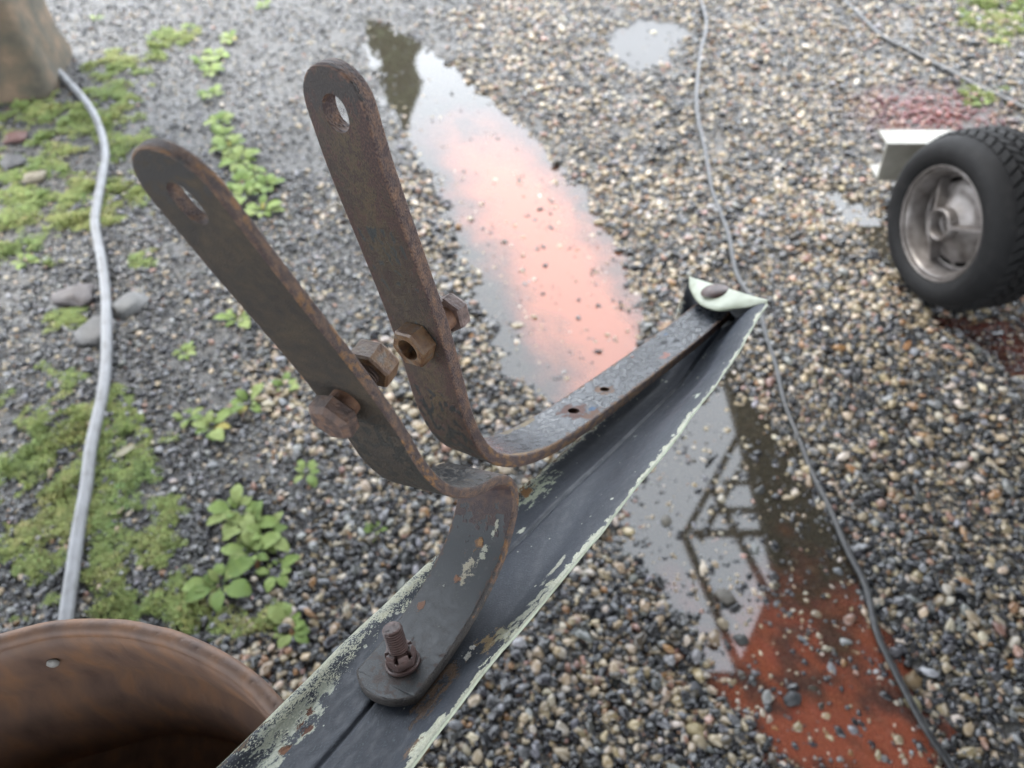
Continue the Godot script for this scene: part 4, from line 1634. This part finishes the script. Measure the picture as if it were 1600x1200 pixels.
func build_weeds() -> void:
	var greens := [Color(.105, .15, .038), Color(.13, .175, .052), Color(.08, .12, .03), Color(.145, .18, .06), Color(.21, .185, .05)]
	var leaves := []
	for k in 10:
		leaves.append(leaf_mesh(50 + k, greens[k % 5]))
	# x, z, leaf length, leaves, label
	var plants := [
		[-1.32, -3.32, .07, 9, "leafy weed at the top of the green trail behind the near arm"], [-1.30, -3.14, .075, 9, "weed just below the top of the green trail on grey grit"],
		[-1.14, -2.72, .08, 9, "bright weed at the head of the long leafy clump"], [-1.06, -2.54, .085, 10, "second plant down in the long leafy clump"], [-.94, -2.37, .09, 10, "middle plant of the long leafy clump"], [-.93, -2.22, .085, 9, "pale plant near the foot of the long leafy clump"], [-.85, -2.13, .08, 8, "lowest plant of the long leafy clump beside the near arm"],
		[-.80, -1.59, .07, 6, "small four-leaved weed on grey grit beside the near arm"], [-.92, -1.46, .045, 6, "tiny weed on grey grit midway between hose and arm"], [-.77, -1.19, .085, 6, "sparse weed with one yellowed leaf below the near arm"], [-.69, -1.27, .07, 6, "small weed with round leaves tucked under the near arm"],
		[-.61, -1.33, .05, 6, "little weed partly hidden by the near arm"], [-.50, -1.05, .055, 6, "small star-shaped weed alone on the gravel"], [-.64, -.94, .085, 8, "broad weed at the top of the large clump by the drum"], [-.56, -.88, .085, 8, "broad weed beside the gravel in the large clump by the drum"],
		[-.63, -.755, .095, 9, "largest pale green weed, nearest the drum rim"], [-.52, -.79, .06, 7, "low weed edging the large clump on the gravel side"], [-.46, -.655, .065, 7, "thin-leaved weed between the drum and the bumper edge"], [-.31, -.89, .035, 5, "tiny seedling alone on gravel beside the bumper"],
		[-1.66, -3.5, .06, 7, "weed close to the pillar on wet grey ground"], [-1.52, -3.62, .055, 7, "weed beside the small pale puddle at the top"], [-1.99, -3.7, .05, 6, "weed growing past the pillar edge"], [-1.24, -3.86, .06, 7, "weed at the top edge of the picture above the trail"],
		[-1.24, -2.95, .07, 9, "weed between the top pair and the long leafy clump"], [-1.10, -2.62, .085, 9, "plant squeezed between the first two of the long leafy clump"], [-1.0, -2.45, .085, 10, "dense plant just above the middle of the long leafy clump"], [-.96, -2.30, .08, 9, "plant on the hose side of the long leafy clump"], [-.86, -2.28, .075, 8, "plant on the gravel side of the long leafy clump"], [-1.36, -3.24, .07, 8, "weed on the hose side of the top pair"], [-.60, -.905, .08, 9, "plant in the heart of the large clump by the drum"], [-.58, -.83, .075, 9, "pale plant low in the large clump by the drum"], [-.84, -1.22, .05, 6, "small weed on the hose side of the yellowed one"],
		[2.23, -3.45, .06, 7, "weed in the far corner behind the dark line"], [2.5, -3.8, .07, 9, "lush weed in the far grassy corner"], [1.91, -2.89, .055, 7, "flat weed beside the dark line behind the wheel"], [-1.54, -1.86, .055, 8, "yellowish rosette alone near the picture edge beside the hose"], [-1.3, -3.48, .065, 8, "small weed above the green trail near wet ground"]]
	for p in plants:
		var o := thing("broadleaf_weed", p[4], "weed", Vector3(p[0], ground_height(p[0], p[1]) + .002, p[1]), "weeds growing through the gravel")
		var n: int = p[3] + 3
		var turn := rng.randf() * TAU
		for k in n:
			var a := turn + TAU * k / n * 1.02 + rng.randfn() * .25
			var size: float = p[2] * rng.randf_range(.45, .95)
			var young := k > n - 3
			if young:
				size *= .6
			var bs := Basis(Vector3.UP, a) * Basis(Vector3(0, 0, 1), rng.randf_range(.0, .3) + (.5 if young else 0.0))
			var which := rng.randi() % 10
			if which % 5 == 4 and rng.randf() < .88:
				which -= 1
			part("leaf", leaves[which], M.leaf, o, Transform3D(bs.scaled_local(Vector3(size, size, size * rng.randf_range(.9, 1.35))), Vector3(cos(-a), 0, sin(-a)) * .004))

# ---------------------------------------------------------------- stones one can tell apart
func build_stones() -> void:
	var list := [
		[-1.90, -2.60, .045, Color(.19, .085, .07), 1.0, "reddish brick fragment in moss below the pillar", "brick_fragment", "fragment"],
		[-1.71, -2.33, .045, Color(.34, .29, .2), 0.0, "flat tan stone lying in yellow moss", "flat_stone", "stone"],
		[-1.83, -2.43, .05, Color(.10, .10, .105), 1.0, "grey stone beside the reddish fragment in moss", "flat_stone", "stone"],
		[-1.31, -1.69, .06, Color(.17, .145, .14), 0.0, "pinkish flat stone just beside the hose", "flat_stone", "stone"],
		[-1.135, -1.655, .055, Color(.2, .2, .195), 0.0, "pale grey flat stone across the hose", "flat_stone", "stone"],
		[-1.19, -1.54, .06, Color(.16, .155, .15), 0.0, "wide grey flat stone under the hose", "flat_stone", "stone"],
		[.46, -.735, .022, Color(.17, .15, .12), 0.0, "largest brown stone standing out of the near puddle", "puddle_stone", "stone"],
		[.36, -.925, .014, Color(.22, .2, .16), 0.0, "pale stone poking from the grey water beside the bumper", "puddle_stone", "stone"],
		[.445, -.675, .013, Color(.42, .34, .22), 0.0, "small cream stone at the edge of the near puddle", "puddle_stone", "stone"],
		[.475, -.64, .015, Color(.05, .055, .05), 0.0, "dark ringed stone in the grey part of the near puddle", "puddle_stone", "stone"],
		[.80, -.555, .020, Color(.26, .17, .075), 0.0, "orange brown pebble on gravel across the black cable", "loose_pebble", "stone"],
		[.785, -.51, .016, Color(.46, .4, .22), 0.0, "yellow cream pebble beside the orange brown one", "loose_pebble", "stone"],
		[.55, -.52, .017, Color(.045, .048, .052), 0.0, "dark oblong stone lying in red water", "puddle_stone", "stone"],
		[.35, -.455, .019, Color(.5, .4, .2), 0.0, "yellow tan pebble on dark gravel near the bottom edge", "loose_pebble", "stone"],
		[.36, -.535, .02, Color(.04, .043, .05), 0.0, "smooth black pebble at the near shore of the puddle", "loose_pebble", "stone"],
		[.33, -.60, .02, Color(.28, .10, .06), 1.0, "rusty red chip on gravel at the puddle shore", "rusty_chip", "fragment"]]
	for e in list:
		var r: float = e[2]
		var y := ground_height(e[0], e[1])
		if ground_dip(e[0], e[1]) > .4:
			y = WATER - r * .12
		var o := thing(e[6], e[5], e[7], Vector3(e[0], y, e[1]))
		var m: StandardMaterial3D = M.stone.duplicate()
		m.vertex_color_use_as_albedo = false
		m.roughness = .62
		m.albedo_color = ((e[3] as Color) * .55).linear_to_srgb()
		var flat := .3 if r > .04 else .62
		part("stone", stone_mesh(200 + int(e[0] * 977) + int(e[1] * 331), 7, 10, flat, e[4]), m, o, Transform3D(Basis(Vector3.UP, rng.randf() * TAU).scaled(Vector3.ONE * r), Vector3(0, r * .25, 0)))
	# fallen leaf, curled and bleached
	var st := begin()
	st.set_smooth_group(1)
	for i in 10:
		for k in 2:
			var P := []
			for c in [[i, k], [i + 1, k], [i + 1, k + 1], [i, k + 1]]:
				var t: float = c[0] / 10.0
				var hw: float = .011 * pow(sin(PI * t * .96 + .04), .7)
				P.append(Vector3((t - .5) * .05, .006 + .008 * t * t + absf(c[1] - 1) * hw * .5, (c[1] - 1) * hw))
			quad(st, P[0], P[1], P[2], P[3])
	var lf := thing("fallen_leaf", "bleached curled dead leaf lying on moss beside the hose", "leaf", Vector3(-.955, ground_height(-.955, -1.105) + .008, -1.105))
	part("blade", done(st), mat(srgb(124, 120, 102), .8), lf, Transform3D(Basis(Vector3.UP, .6), Vector3.ZERO))
